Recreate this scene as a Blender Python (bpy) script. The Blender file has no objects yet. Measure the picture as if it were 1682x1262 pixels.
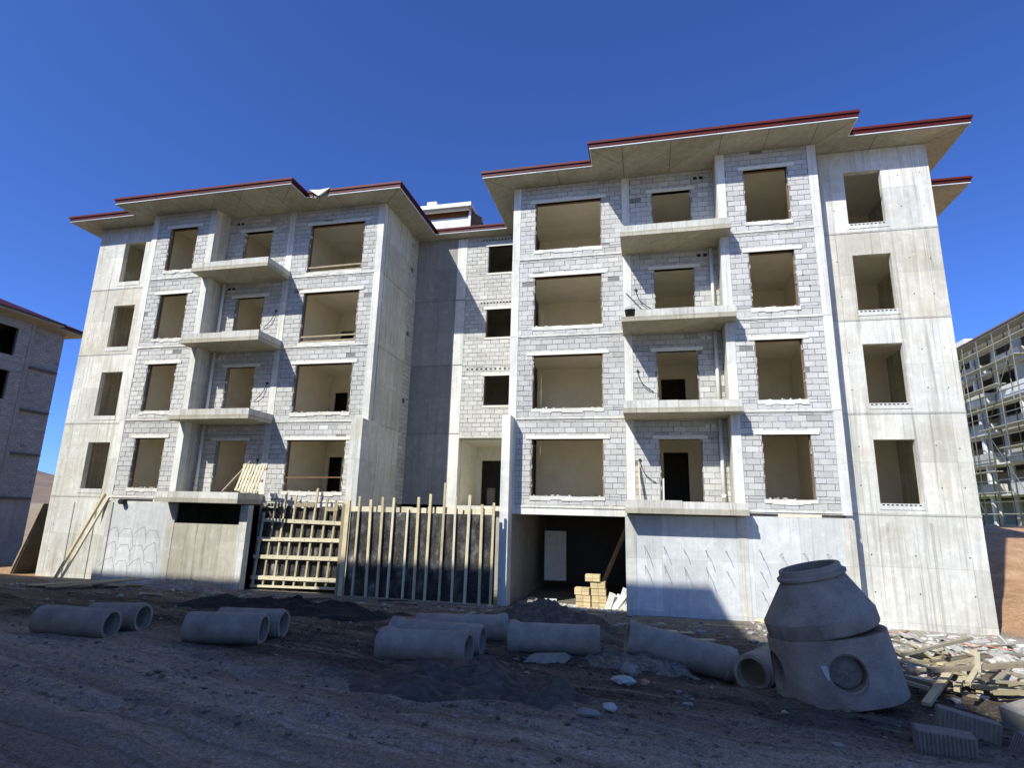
import bpy, bmesh, math, random
from mathutils import Vector, Matrix, noise as mnoise
R = math.radians
rng = random.Random(7)
scene = bpy.context.scene
COL = scene.collection
H = 2.9                      # storey height
AX = -6.86                   # the two wings mirror each other about AX/2

# ------------------------------------------------------------------ materials
MATS = {}
class NT:
    def __init__(self, m):
        m.use_nodes = True
        self.t = m.node_tree
        self.b = self.t.nodes['Principled BSDF']
    def n(self, typ, **kw):
        nd = self.t.nodes.new(typ)
        for k, v in kw.items():
            if k.startswith('i_'):
                key = k[2:]
                nd.inputs[int(key) if key.isdigit() else key].default_value = v
            else:
                setattr(nd, k, v)
        return nd
    def l(self, a, b):
        self.t.links.new(a, b)
    def math(self, op, a, b=None, clamp=False):
        nd = self.n('ShaderNodeMath', operation=op, use_clamp=clamp)
        for i, v in enumerate((a, b)):
            if v is None: continue
            if isinstance(v, (int, float)): nd.inputs[i].default_value = v
            else: self.l(v, nd.inputs[i])
        return nd.outputs[0]
    def noise(self, vec, scale, detail=4, rough=.55, dim='3D'):
        nd = self.n('ShaderNodeTexNoise', noise_dimensions=dim)
        nd.inputs['Scale'].default_value = scale
        nd.inputs['Detail'].default_value = detail
        nd.inputs['Roughness'].default_value = rough
        if vec is not None: self.l(vec, nd.inputs['Vector'])
        return nd.outputs['Fac']
    def ramp(self, fac, stops):
        nd = self.n('ShaderNodeValToRGB')
        e = nd.color_ramp.elements
        while len(e) < len(stops): e.new(.5)
        for i, (p, c) in enumerate(stops):
            e[i].position = p
            e[i].color = (c, c, c, 1) if isinstance(c, (int, float)) else (*c, 1)
        self.l(fac, nd.inputs[0])
        return nd.outputs[0]
    def mix(self, fac, a, b, blend='MIX'):
        nd = self.n('ShaderNodeMix', data_type='RGBA', blend_type=blend)
        for sock, v in ((nd.inputs[0], fac), (nd.inputs[6], a), (nd.inputs[7], b)):
            if isinstance(v, (int, float)): sock.default_value = v
            elif isinstance(v, tuple): sock.default_value = (*v, 1)
            else: self.l(v, sock)
        return nd.outputs[2]
    def vec(self, scale=(1, 1, 1), coord='Object'):
        tc = self.n('ShaderNodeTexCoord')
        mp = self.n('ShaderNodeMapping')
        mp.inputs['Scale'].default_value = scale
        self.l(tc.outputs[coord], mp.inputs[0])
        return mp.outputs[0]
    def tint(self, col):
        at = self.n('ShaderNodeAttribute', attribute_name='tint')
        return self.mix(1.0, self.mix(1.0, col, at.outputs['Color'], 'MULTIPLY'), (1., 1.012, .905), 'MULTIPLY')
    def bump(self, h, strength=.4, dist=.02):
        nd = self.n('ShaderNodeBump')
        nd.inputs['Strength'].default_value = strength
        nd.inputs['Distance'].default_value = dist
        self.l(h, nd.inputs['Height'])
        self.l(nd.outputs[0], self.b.inputs['Normal'])

def new_mat(name, rough=.9, spec=.25):
    m = bpy.data.materials.new(name)
    t = NT(m)
    t.b.inputs['Roughness'].default_value = rough
    t.b.inputs['Specular IOR Level'].default_value = spec
    MATS[name] = m
    return t

def mat_simple(name, col, rough=.85, var=.18, scale=6, bump=.25, fine=60, spec=.25, stretch=(1, 1, 1), metal=0):
    t = new_mat(name, rough, spec)
    v = t.vec(stretch)
    a = t.noise(v, scale, 5, .6)
    b = t.noise(v, fine, 3, .6)
    f = t.math('ADD', t.math('MULTIPLY', a, .65), t.math('MULTIPLY', b, .35))
    lo = tuple(c * (1 - var) for c in col); hi = tuple(min(1, c * (1 + var)) for c in col)
    c = t.ramp(f, [(.3, lo), (.7, hi)])
    t.l(t.tint(c), t.b.inputs['Base Color'])
    t.b.inputs['Metallic'].default_value = metal
    if bump: t.bump(t.math('ADD', a, b), bump, .01)
    return t

def mat_block():
    t = new_mat('block', .95, .15)
    v = t.vec()
    big = t.noise(v, .5, 3, .6)
    mid = t.noise(v, 5, 4, .6)
    fine = t.noise(v, 45, 3, .7)
    c = t.ramp(fine, [(.30, (.40, .385, .37)), (.5, (.54, .52, .505)), (.72, (.68, .66, .64))])
    c = t.mix(t.math('MULTIPLY', t.ramp(mid, [(.5, 0.), (.72, 1.)]), .4), c, (.70, .67, .63))
    c = t.mix(t.math('MULTIPLY', t.ramp(big, [(.4, 0.), (.65, 1.)]), .28), c, (.41, .39, .37))
    t.l(t.tint(c), t.b.inputs['Base Color'])
    t.bump(t.math('ADD', fine, mid), .5, .012)

def mat_concrete(name, col, streak=.35, warm=(.50, .46, .38), seam=.09, blot=.35, dark=(.33, .325, .31)):
    t = new_mat(name, .88, .22)
    v = t.vec()
    vs = t.vec((5, 5, .22))
    vt = t.vec((16, 16, .5))
    s1 = t.noise(vs, 1, 5, .65)
    s2 = t.noise(vt, 1, 4, .6)
    big = t.noise(v, .7, 5, .62)
    mid = t.noise(v, 4.5, 5, .65)
    fine = t.noise(v, 55, 3, .7)
    f = t.math('ADD', t.math('MULTIPLY', fine, .45), t.math('MULTIPLY', mid, .55))
    lo = tuple(c * .80 for c in col); hi = tuple(min(1, c * 1.14) for c in col)
    c = t.ramp(f, [(.32, lo), (.68, hi)])
    c = t.mix(t.math('MULTIPLY', t.ramp(big, [(.45, 0.), (.70, 1.)]), blot), c, warm)
    c = t.mix(t.math('MULTIPLY', t.ramp(s1, [(.50, 0.), (.68, 1.)]), streak), c, dark)
    c = t.mix(t.math('MULTIPLY', t.ramp(s2, [(.55, 0.), (.72, 1.)]), min(.8, streak * 1.1)), c, tuple(min(1, q * 1.2) for q in col))
    w2 = t.noise(t.vec((1.1, 1.1, .8)), 1.6, 8, .72)
    c = t.mix(t.math('MULTIPLY', t.ramp(w2, [(.50, 0.), (.62, 1.)]), blot * .6), c, tuple(q * .80 for q in col))
    c = t.mix(t.math('MULTIPLY', t.ramp(mid, [(.58, 0.), (.66, 1.)]), .25), c, tuple(min(1, q * 1.25) for q in col))
    # formwork board seams
    sx = t.n('ShaderNodeSeparateXYZ'); t.l(v, sx.inputs[0])
    def seamline(sock, period, off, w):
        fr = t.math('FRACT', t.math('ADD', t.math('MULTIPLY', sock, 1 / period), off))
        return t.math('LESS_THAN', fr, w / period)
    # each shutter panel left its own tone
    def cell(sock, period, off): return t.math('FLOOR', t.math('ADD', t.math('MULTIPLY', sock, 1 / period), off))
    cv = t.n('ShaderNodeCombineXYZ'); t.l(cell(t.math('ADD', sx.outputs[0], sx.outputs[1]), 1.25, .37), cv.inputs[0]); t.l(cell(sx.outputs[2], 1.45, .913), cv.inputs[1])
    wn = t.n('ShaderNodeTexWhiteNoise', noise_dimensions='2D'); t.l(cv.outputs[0], wn.inputs['Vector'])
    pt = t.math('MULTIPLY_ADD', wn.outputs[0], .26); pt.node.inputs[2].default_value = .86
    pc = t.n('ShaderNodeCombineXYZ'); [t.l(pt, pc.inputs[q]) for q in range(3)]
    c = t.mix(.75, c, pc.outputs[0], 'MULTIPLY')
    # rust and cement runs, honeycombed patches
    run = t.noise(t.vec((9, 9, .16)), 1.3, 4, .6)
    c = t.mix(t.math('MULTIPLY', t.ramp(run, [(.60, 0.), (.66, 1.)]), streak * .7), c, tuple(q * .55 for q in dark))
    hc = t.math('MULTIPLY', t.ramp(t.noise(v, 1.1, 3, .5), [(.60, 0.), (.68, 1.)]), t.ramp(t.noise(v, 34, 3, .7), [(.50, 0.), (.60, 1.)]))
    c = t.mix(t.math('MULTIPLY', hc, .3), c, tuple(q * .6 for q in dark))
    sm = t.math('MAXIMUM', seamline(t.math('ADD', sx.outputs[0], sx.outputs[1]), 1.25, .37, .018), seamline(sx.outputs[2], 1.45, .913, .012))
    c = t.mix(t.math('MULTIPLY', sm, min(.75, seam * 5)), c, tuple(q * .8 for q in dark))
    t.l(t.tint(c), t.b.inputs['Base Color'])
    t.bump(t.math('ADD', t.math('MULTIPLY', mid, .8), t.math('ADD', fine, s2)), .35, .012)

def mat_wood(name, col, var=.3):
    t = new_mat(name, .8, .2)
    v = t.vec((1, 1, 1))
    a = t.noise(v, 3, 4, .6)
    b = t.noise(t.vec((30, 30, 3)), 1, 4, .6)
    f = t.math('ADD', t.math('MULTIPLY', a, .5), t.math('MULTIPLY', b, .5))
    lo = tuple(c * (1 - var) for c in col); hi = tuple(min(1, c * (1 + var * .6)) for c in col)
    t.l(t.tint(t.ramp(f, [(.3, lo), (.7, hi)])), t.b.inputs['Base Color'])
    t.bump(b, .3, .005)

def mat_plywood():
    t = new_mat('film_plywood', .5, .4)
    v = t.vec()
    vs = t.vec((1.6, 1.6, .9))
    a = t.noise(vs, 1.7, 7, .68)
    b = t.noise(v, 22, 4, .75)
    c = t.ramp(a, [(.42, (.020, .019, .019)), (.54, (.06, .055, .05)), (.64, (.16, .15, .14)), (.74, (.46, .44, .41))])
    c = t.mix(t.math('MULTIPLY', t.ramp(b, [(.56, 0.), (.70, 1.)]), .55), c, (.34, .33, .31))
    t.l(t.tint(c), t.b.inputs['Base Color'])
    t.bump(b, .2, .006)

def mat_ground():
    t = new_mat('soil', .97, .1)
    v = t.vec()
    sx = t.n('ShaderNodeSeparateXYZ'); t.l(v, sx.inputs[0])
    X, Y = sx.outputs[0], sx.outputs[1]
    big = t.noise(v, .22, 5, .6)
    mid = t.noise(v, 1.3, 6, .65)
    fine = t.noise(v, 14, 5, .7)
    grit = t.noise(v, 70, 3, .7)
    rot = t.n('ShaderNodeMapping'); rot.inputs['Rotation'].default_value = (0, 0, R(14)); t.l(v, rot.inputs[0])
    def along(sx_, sy_, sc, det):
        mp = t.n('ShaderNodeMapping'); mp.inputs['Scale'].default_value = (sx_, sy_, 1); t.l(rot.outputs[0], mp.inputs[0])
        return t.noise(mp.outputs[0], sc, det, .62)
    lane = along(.28, 3.2, 1.1, 6)
    track = along(.10, 1.7, 1.0, 3)
    # dark ash coloured yard soil, browner on the trodden lane near the camera
    dark = t.ramp(t.math('ADD', t.math('MULTIPLY', fine, .5), t.math('MULTIPLY', mid, .5)), [(.35, (.034, .028, .023)), (.5, (.088, .073, .06)), (.66, (.22, .185, .15))])
    brown = t.ramp(t.math('ADD', t.math('MULTIPLY', fine, .55), t.math('MULTIPLY', lane, .45)), [(.36, (.25, .20, .155)), (.5, (.45, .37, .295)), (.64, (.60, .50, .41))])
    # lane mask: towards -Y and to the left
    m = t.math('ADD', t.math('MULTIPLY', Y, -1), t.math('MULTIPLY', X, -.22))
    m = t.math('ADD', m, t.math('MULTIPLY', t.math('SUBTRACT', big, .5), 5))
    lm = t.n('ShaderNodeMapRange', i_1=10.5, i_2=12.3); t.l(m, lm.inputs[0])
    c = t.mix(lm.outputs[0], dark, brown)
    # compacted tyre ruts, their relief shade painted in as dark and pale streaks
    c = t.mix(t.math('MULTIPLY', t.ramp(track, [(.50, 0.), (.60, 1.)]), .5), c, (.24, .185, .135))
    thin = along(.10, 6.5, 1.0, 4)
    c = t.mix(t.math('MULTIPLY', t.ramp(thin, [(.56, 0.), (.63, 1.)]), .55), c, (.19, .145, .105))
    c = t.mix(t.math('MULTIPLY', t.ramp(thin, [(.36, 1.), (.43, 0.)]), .35), c, (.52, .45, .37))
    c = t.mix(t.math('MULTIPLY', t.ramp(t.noise(v, 26, 4, .75), [(.60, 0.), (.68, 1.)]), .5), c, (.46, .38, .29))
    # red clay beyond the yard (right bank, left, and behind)
    clay = t.ramp(t.math('ADD', t.math('MULTIPLY', fine, .4), t.math('MULTIPLY', mid, .6)), [(.33, (.34, .18, .095)), (.5, (.56, .33, .19)), (.68, (.72, .49, .32))])
    ax = t.math('ADD', X, t.math('MULTIPLY', t.math('SUBTRACT', mid, .5), 1.6))
    r1 = t.n('ShaderNodeMapRange', i_1=12.3, i_2=13.2); t.l(ax, r1.inputs[0])
    yb = t.n('ShaderNodeMapRange', i_1=-2.2, i_2=-.2); t.l(t.math('ADD', Y, t.math('MULTIPLY', t.math('SUBTRACT', mid, .5), 2)), yb.inputs[0])
    r2 = t.n('ShaderNodeMapRange', i_1=-18.2, i_2=-19.6); t.l(ax, r2.inputs[0])
    mk = t.math('MULTIPLY', t.math('MAXIMUM', r1.outputs[0], r2.outputs[0]), yb.outputs[0])
    c = t.mix(mk, c, clay)
    # pale cement dust along the foot of the building
    d1 = t.n('ShaderNodeMapRange', i_1=-5.5, i_2=-1.2); t.l(t.math('ADD', Y, t.math('MULTIPLY', t.math('SUBTRACT', mid, .5), 3.2)), d1.inputs[0])
    d2 = t.n('ShaderNodeMapRange', i_1=5.6, i_2=7.2); t.l(t.math('ADD', X, t.math('MULTIPLY', t.math('SUBTRACT', fine, .5), 2)), d2.inputs[0])
    d3 = t.n('ShaderNodeMapRange', i_1=-9.2, i_2=-6.6); t.l(Y, d3.inputs[0])
    dust = t.ramp(fine, [(.3, (.36, .315, .26)), (.55, (.58, .53, .46)), (.7, (.70, .65, .58))])
    inv = t.math('SUBTRACT', 1, mk)
    dm = t.math('MULTIPLY', t.math('MAXIMUM', t.math('MULTIPLY', d1.outputs[0], .35), t.math('MULTIPLY', d2.outputs[0], d3.outputs[0])), inv)
    c = t.mix(t.math('MULTIPLY', dm, .85), c, dust)
    # far grass / steppe
    g1 = t.n('ShaderNodeMapRange', i_1=19, i_2=23); t.l(t.math('ADD', Y, t.math('MULTIPLY', mid, 2)), g1.inputs[0])
    g2 = t.n('ShaderNodeMapRange', i_1=14, i_2=16); t.l(X, g2.inputs[0])
    c = t.mix(t.math('MULTIPLY', g1.outputs[0], g2.outputs[0]), c, t.ramp(fine, [(.3, (.17, .18, .05)), (.7, (.33, .34, .12))]))
    f1 = t.n('ShaderNodeMapRange', i_1=-45, i_2=-70); t.l(X, f1.inputs[0])
    c = t.mix(f1.outputs[0], c, t.ramp(big, [(.35, (.30, .215, .14)), (.6, (.40, .31, .21))]))
    gr = t.math('ADD', t.math('MULTIPLY', t.noise(v, 38, 4, .75), .55), t.math('MULTIPLY', t.noise(v, 130, 2, .7), .45))
    c = t.mix(1., c, t.ramp(gr, [(.36, .45), (.5, .95), (.62, 1.55)]), 'MULTIPLY')  # grain contrast painted in, standing for bump relief too faint to show
    t.l(t.tint(c), t.b.inputs['Base Color'])
    t.bump(t.math('ADD', t.math('MULTIPLY', fine, 1.4), t.math('ADD', grit, t.math('MULTIPLY', mid, 1.5))), .85, .045)

mat_block()
mat_concrete('concrete', (.655, .63, .59), streak=.6, warm=(.46, .405, .32), blot=.65, dark=(.34, .315, .28))
mat_concrete('concrete_pale', (.73, .705, .67), streak=.35, seam=.02, blot=.3, warm=(.56, .51, .44))
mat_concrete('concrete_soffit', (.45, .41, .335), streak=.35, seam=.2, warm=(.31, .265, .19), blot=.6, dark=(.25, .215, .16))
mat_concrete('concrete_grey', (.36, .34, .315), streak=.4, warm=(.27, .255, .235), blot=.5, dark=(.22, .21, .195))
mat_concrete('concrete_brown', (.50, .46, .385), streak=.6, seam=.03, warm=(.36, .31, .23), blot=.6, dark=(.24, .21, .16))
mat_concrete('basement_panel', (.60, .60, .605), streak=.38, seam=.06, blot=.45, warm=(.50, .49, .47), dark=(.38, .38, .385))
mat_simple('mortar', (.22, .212, .205), var=.25, scale=8)
mat_simple('render_plaster', (.68, .645, .59), var=.14, scale=5)
mat_simple('lintel', (.74, .71, .65), var=.12, scale=7)
mat_simple('interior', (.80, .735, .66), var=.10, scale=1.6, bump=.1)
mat_simple('room_shade', (.13, .11, .09), var=.2, bump=0)  # dark colour paints in the shade of unlit rooms
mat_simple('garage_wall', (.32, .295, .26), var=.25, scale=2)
mat_simple('hole_dark', (.035, .033, .032), var=.1, bump=0)
mat_simple('fascia_red', (.075, .011, .010), rough=.5, var=.16, scale=3, bump=.05, spec=.15)
mat_simple('fascia_rim', (.115, .020, .019), rough=.5, var=.12, scale=3, bump=.05, spec=.15)
mat_simple('bounce_cream', (.80, .68, .52), var=.08, scale=3)  # cream made up for the unseen block, to bounce warm fill into the yard
mat_simple('flashing', (.62, .64, .66), rough=.5, var=.1, scale=3, bump=.05)
mat_simple('white_paint', (.80, .80, .79), rough=.6, var=.06, scale=4, bump=.08)
mat_simple('pvc', (.74, .74, .72), rough=.45, var=.05, bump=0, spec=.4)
mat_simple('steel', (.23, .22, .215), rough=.55, var=.25, scale=9, metal=.4)
mat_simple('zinc', (.17, .165, .16), rough=.5, var=.15, scale=9, metal=.3)
mat_simple('black_plastic', (.02, .02, .022), rough=.5, var=.2, bump=.05, spec=.4)
mat_simple('brown_board', (.21, .115, .055), var=.25, scale=4)
mat_simple('pipe_concrete', (.315, .265, .22), rough=.9, var=.38, scale=4, fine=50, bump=.3)
mat_simple('manhole_concrete', (.285, .235, .195), rough=.9, var=.42, scale=3.0, fine=45, bump=.35)
mat_simple('block_grey', (.225, .185, .155), rough=.95, var=.22, scale=9, fine=55, bump=.6)
mat_simple('block_pale', (.66, .65, .63), rough=.95, var=.14, scale=9, fine=55, bump=.5)
mat_simple('firebrick', (.62, .48, .27), rough=.9, var=.2, scale=7)
mat_simple('heap_dark', (.10, .085, .07), rough=1, var=.5, scale=9, fine=60, bump=1)
mat_simple('net_black', (.030, .027, .026), rough=.95, var=.6, scale=14, fine=80, bump=1)
mat_simple('heap_grey', (.28, .24, .205), rough=1, var=.4, scale=9, fine=60, bump=1)
mat_simple('stone', (.27, .24, .21), rough=.95, var=.3, scale=11)
mat_simple('rubble_pale', (.47, .44, .40), rough=.95, var=.25, scale=11)
mat_simple('red_scrap', (.42, .21, .15), rough=.9, var=.4, scale=8)
mat_simple('hill', (.215, .155, .115), rough=1, var=.22, scale=.012, fine=.12, bump=.3)
mat_wood('timber', (.66, .55, .35))
mat_wood('timber_pale', (.72, .64, .46), .2)
mat_wood('timber_weathered', (.54, .44, .28), .35)
mat_wood('timber_old', (.40, .32, .22), .35)
mat_wood('timber_dark', (.10, .085, .07), .35)
mat_plywood()
mat_ground()

# ------------------------------------------------------------------ mesh builder
class MB:
    def __init__(self):
        self.v = []; self.f = []; self.m = []; self.t = []; self.s = []
    def face(self, pts, mat=0, tint=1., smooth=False):
        i = len(self.v); self.v.extend(tuple(p) for p in pts)
        self.f.append(tuple(range(i, i + len(pts)))); self.m.append(mat); self.t.append(tint); self.s.append(smooth)
    def hexa(self, c, mat=0, tint=1., skip=()):
        # c: 8 corners, bottom 4 ccw then top 4
        i = len(self.v); self.v.extend(tuple(p) for p in c)
        for k, q in enumerate(((3, 2, 1, 0), (4, 5, 6, 7), (0, 1, 5, 4), (1, 2, 6, 5), (2, 3, 7, 6), (3, 0, 4, 7))):
            if k in skip: continue
            self.f.append(tuple(i + a for a in q)); self.m.append(mat); self.t.append(tint); self.s.append(False)
        return self
    def box(self, x0, x1, y0, y1, z0, z1, mat=0, tint=1., skip=()):
        if x1 < x0: x0, x1 = x1, x0
        if y1 < y0: y0, y1 = y1, y0
        return self.hexa([(x0, y0, z0), (x1, y0, z0), (x1, y1, z0), (x0, y1, z0), (x0, y0, z1), (x1, y0, z1), (x1, y1, z1), (x0, y1, z1)], mat, tint, skip)
    def bar(self, a, b, w, h, mat=0, tint=1., up=(0, 0, 1)):
        a, b = Vector(a), Vector(b); d = (b - a).normalized(); up = Vector(up)
        if abs(d.dot(up)) > .98: up = Vector((0, 1, 0))
        s = d.cross(up).normalized(); u = s.cross(d)
        c = []
        for p in (a, b):
            c += [p - s * w / 2 - u * h / 2, p + s * w / 2 - u * h / 2, p + s * w / 2 + u * h / 2, p - s * w / 2 + u * h / 2]
        return self.hexa(c, mat, tint)
    def tube(self, pts, r, n=8, mat=0, tint=1., cap=True):
        pts = [Vector(p) for p in pts]
        base = len(self.v); rings = len(pts)
        rs = r if isinstance(r, (list, tuple)) else [r] * rings
        for k, p in enumerate(pts):
            d = (pts[min(k + 1, rings - 1)] - pts[max(k - 1, 0)]).normalized()
            ref = Vector((0, 0, 1)) if abs(d.z) < .9 else Vector((0, 1, 0))
            s = d.cross(ref).normalized(); u = s.cross(d)
            for j in range(n):
                a = 2 * math.pi * j / n
                self.v.append(tuple(p + (s * math.cos(a) + u * math.sin(a)) * rs[k]))
        for k in range(rings - 1):
            for j in range(n):
                self.f.append((base + k * n + j, base + k * n + (j + 1) % n, base + (k + 1) * n + (j + 1) % n, base + (k + 1) * n + j))
                self.m.append(mat); self.t.append(tint); self.s.append(True)
        if cap:
            for k in (0, rings - 1):
                self.f.append(tuple(base + k * n + j for j in range(n))); self.m.append(mat); self.t.append(tint); self.s.append(False)
        return self
    def lathe(self, prof, n=32, mat=0, tint=1., axis='z', closed=False, smooth=True, sy=1.):
        base = len(self.v)
        for (r, h) in prof:
            for j in range(n):
                a = 2 * math.pi * j / n
                x, y = r * math.cos(a), r * math.sin(a) * sy
                self.v.append((x, y, h) if axis == 'z' else (h, x, y))
        m = len(prof)
        for k in range(m if closed else m - 1):
            k2 = (k + 1) % m
            for j in range(n):
                self.f.append((base + k * n + j, base + k * n + (j + 1) % n, base + k2 * n + (j + 1) % n, base + k2 * n + j))
                self.m.append(mat); self.t.append(tint); self.s.append(smooth)
        return self
    def prism(self, poly, z0, z1, mat=0, tint=1., top=True, bottom=True):
        n = len(poly)
        i = len(self.v)
        self.v.extend((x, y, z0) for x, y in poly); self.v.extend((x, y, z1) for x, y in poly)
        for k in range(n):
            self.f.append((i + k, i + (k + 1) % n, i + n + (k + 1) % n, i + n + k)); self.m.append(mat); self.t.append(tint); self.s.append(False)
        if bottom: self.f.append(tuple(i + k for k in reversed(range(n)))); self.m.append(mat); self.t.append(tint); self.s.append(False)
        if top: self.f.append(tuple(i + n + k for k in range(n))); self.m.append(mat); self.t.append(tint); self.s.append(False)
        return self
    def blob(self, c, r, seed=0, mat=0, tint=1., sub=1, squash=(1, 1, 1), rough=.35):
        bm = bmesh.new(); bmesh.ops.create_icosphere(bm, subdivisions=sub, radius=1)
        base = len(self.v)
        for v in bm.verts:
            p = v.co.copy()
            k = 1 + rough * mnoise.noise(p * 1.3 + Vector((seed * 3.1, seed * 1.7, seed)))
            self.v.append((c[0] + p.x * r * k * squash[0], c[1] + p.y * r * k * squash[1], c[2] + p.z * r * k * squash[2]))
        for f in bm.faces:
            self.f.append(tuple(base + v.index for v in f.verts)); self.m.append(mat); self.t.append(tint); self.s.append(False)
        bm.free(); return self
    def mesh(self, name, mats):
        me = bpy.data.meshes.new(name)
        me.from_pydata(self.v, [], self.f)
        for m in mats: me.materials.append(MATS[m])
        me.polygons.foreach_set('material_index', self.m)
        me.polygons.foreach_set('use_smooth', self.s)
        at = me.attributes.new('tint', 'FLOAT_COLOR', 'CORNER')
        data = []
        for p, t in zip(me.polygons, self.t):
            q = (t, t, t, 1) if isinstance(t, (int, float)) else (*t, 1)
            data.extend(q * p.loop_total)
        at.data.foreach_set('color', data)
        me.update()
        return me
    def build(self, name, mats, parent=None, world=True, fix=True):
        if isinstance(mats, str): mats = [mats]
        me = self.mesh(name, mats)
        if fix:
            bm = bmesh.new(); bm.from_mesh(me)
            bmesh.ops.recalc_face_normals(bm, faces=bm.faces)
            bm.to_mesh(me); bm.free()
        o = bpy.data.objects.new(name, me); COL.objects.link(o)
        if parent is not None:
            o.parent = parent
            if world: o.matrix_parent_inverse = world_inv(parent)
        return o

def world_inv(o):
    m = o.matrix_basis.copy()
    p = o
    while p.parent is not None:
        m = p.parent.matrix_basis @ p.matrix_parent_inverse @ m
        p = p.parent
    return m.inverted()

def tag(o, label=None, cat=None, group=None, kind=None):
    if label: o['label'] = label
    if cat: o['category'] = cat
    if group: o['group'] = group
    if kind: o['kind'] = kind
    return o

def empty(name, loc=(0, 0, 0), rot=(0, 0, 0)):
    o = bpy.data.objects.new(name, None); COL.objects.link(o)
    o.location = loc; o.rotation_euler = rot; o.empty_display_size = .3
    return o

def copy_tree(o, parent=None):
    c = o.copy(); COL.objects.link(c)
    if parent is not None: c.parent = parent
    for ch in list(o.children): copy_tree(ch, c)
    return c

# ------------------------------------------------------------------ terrain
def sstep(a, b, x):
    t = max(0., min(1., (x - a) / (b - a))); return t * t * (3 - 2 * t)

RUTS = [((-8.5, -11.6), (3.4, -14.2), .09), ((-8.5, -12.1), (3.0, -14.75), .09), ((-6.5, -10.9), (4.6, -12.6), .10), ((-6.2, -11.35), (4.4, -13.1), .08), ((-3.5, -11.2), (5.6, -12.2), .07), ((-4.5, -14.0), (1.5, -15.4), .09),
        ((-1.9, -13.9), (3.2, -12.4), .16), ((-2.6, -12.6), (3.2, -10.9), .14), ((-5.5, -13.2), (1.0, -14.6), .16),
        ((-7.5, -12.4), (-1.5, -13.1), .14), ((-1.0, -11.4), (1.6, -11.5), .12)]
def gz(x, y, fine=True):
    z = -2.95 - .065 * max(-26., min(0., y)) * 1.0
    # left ground falls away behind, right clay bank rises
    z += 2.72 * sstep(13.2, 16.5, x) * sstep(.5, 17, y)
    z += .55 * sstep(12.9, 14.2, x) * sstep(-1.5, 2.5, y) * (1 - sstep(8, 20, y))
    z -= 1.15 * sstep(-22, -34, x) * sstep(-6, 6, y)
    if 26 < y: z += .9 * sstep(30, 120, y) * sstep(-30, 20, x)
    d = math.hypot(x - 3, y + 8)
    z -= .22 * math.exp(-((x - 5.1) ** 2 + (y + 8.8) ** 2) / 1.1)
    if fine and d < 40:
        near = 1 - sstep(22, 40, d)
        n = mnoise.noise(Vector((x * .55, y * .55, 0))) * .07 + mnoise.noise(Vector((x * 1.7, y * 1.7, 3))) * .04
        n += mnoise.noise(Vector((x * 4.3, y * 4.3, 5))) * .018
        rough = sstep(-11.6, -9.6, y + .22 * x)
        n += (mnoise.noise(Vector((x * 2.6, y * 2.6, 9))) * .03 + mnoise.noise(Vector((x * 6.1, y * 6.1, 11))) * .035) * rough + mnoise.noise(Vector((x * 11, y * 11, 2))) * .012
        foot = sstep(-2.2, -.6, y)
        z += n * near * (1 - .75 * foot) * (0.25 if y > 0 and -20 < x < 13 else 1)
        for (a, b, w) in RUTS:
            ax, ay = a; bx, by = b
            L2 = (bx - ax) ** 2 + (by - ay) ** 2
            t = ((x - ax) * (bx - ax) + (y - ay) * (by - ay)) / L2
            if -.05 < t < 1.05:
                px, py = ax + t * (bx - ax), ay + t * (by - ay) + .25 * math.sin(t * 3.14)
                dd = math.hypot(x - px, y - py)
                if dd < .7:
                    k = sstep(-.05, .15, t) * (1 - sstep(.8, 1.05, t))
                    z += k * (-.04 * math.exp(-(dd / w) ** 2) + .024 * math.exp(-((dd - w * 1.9) / .08) ** 2))
    if y > .4 and -19 < x < 12.5 and y < 9: z = min(z, -3.0)
    return z

def axis(segs):
    out = []
    for a, b, s in segs:
        n = max(1, round((b - a) / s)); out += [a + (b - a) * i / n for i in range(n)]
    out.append(segs[-1][1]); return out
gx = axis([(-4000, -400, 400), (-400, -60, 34), (-60, -22, 2.), (-22, -9, .3), (-9, 10, .09), (10, 18, .2), (18, 60, 2), (60, 400, 34), (400, 4000, 400)])
gy = axis([(-400, -60, 40), (-60, -19, 2.5), (-19, -15.6, .4), (-15.6, -8.5, .07), (-8.5, -6, .11), (-6, 1, .16), (1, 30, 1.), (30, 100, 7), (100, 500, 50), (500, 6000, 500)])
mb = MB()
nx = len(gx)
for y in gy:
    for x in gx: mb.v.append((x, y, gz(x, y)))
for j in range(len(gy) - 1):
    for i in range(nx - 1):
        mb.f.append((j * nx + i, j * nx + i + 1, (j + 1) * nx + i + 1, (j + 1) * nx + i)); mb.m.append(0); mb.t.append(1.); mb.s.append(True)
tag(mb.build('ground', 'soil', fix=False), kind='structure')

# far hills
def hill(name, cx, cy, rx, ry, h, seed):
    m = MB(); n, k = 64, 16
    for a in range(k + 1):
        for b in range(n):
            t = a / k; an = 2 * math.pi * b / n
            x = cx + rx * (1 - t) * math.cos(an); y = cy + ry * (1 - t) * math.sin(an)
            z = -6 + h * (t * t * (3 - 2 * t)) * (1 + .35 * mnoise.noise(Vector((x * .0018 + seed, y * .0018, 0)))) + h * .08 * mnoise.noise(Vector((x * .008, y * .008, seed)))
            m.v.append((x, y, z))
    for a in range(k):
        for b in range(n):
            m.f.append((a * n + b, a * n + (b + 1) % n, (a + 1) * n + (b + 1) % n, (a + 1) * n + b)); m.m.append(0); m.t.append(1.); m.s.append(True)
    tag(m.build(name, 'hill'), kind='structure')
hill('hills', -2600, 1500, 1500, 900, 175, 1.3)
hill('hills', -900, 2600, 1500, 900, 120, 4.1)

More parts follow.
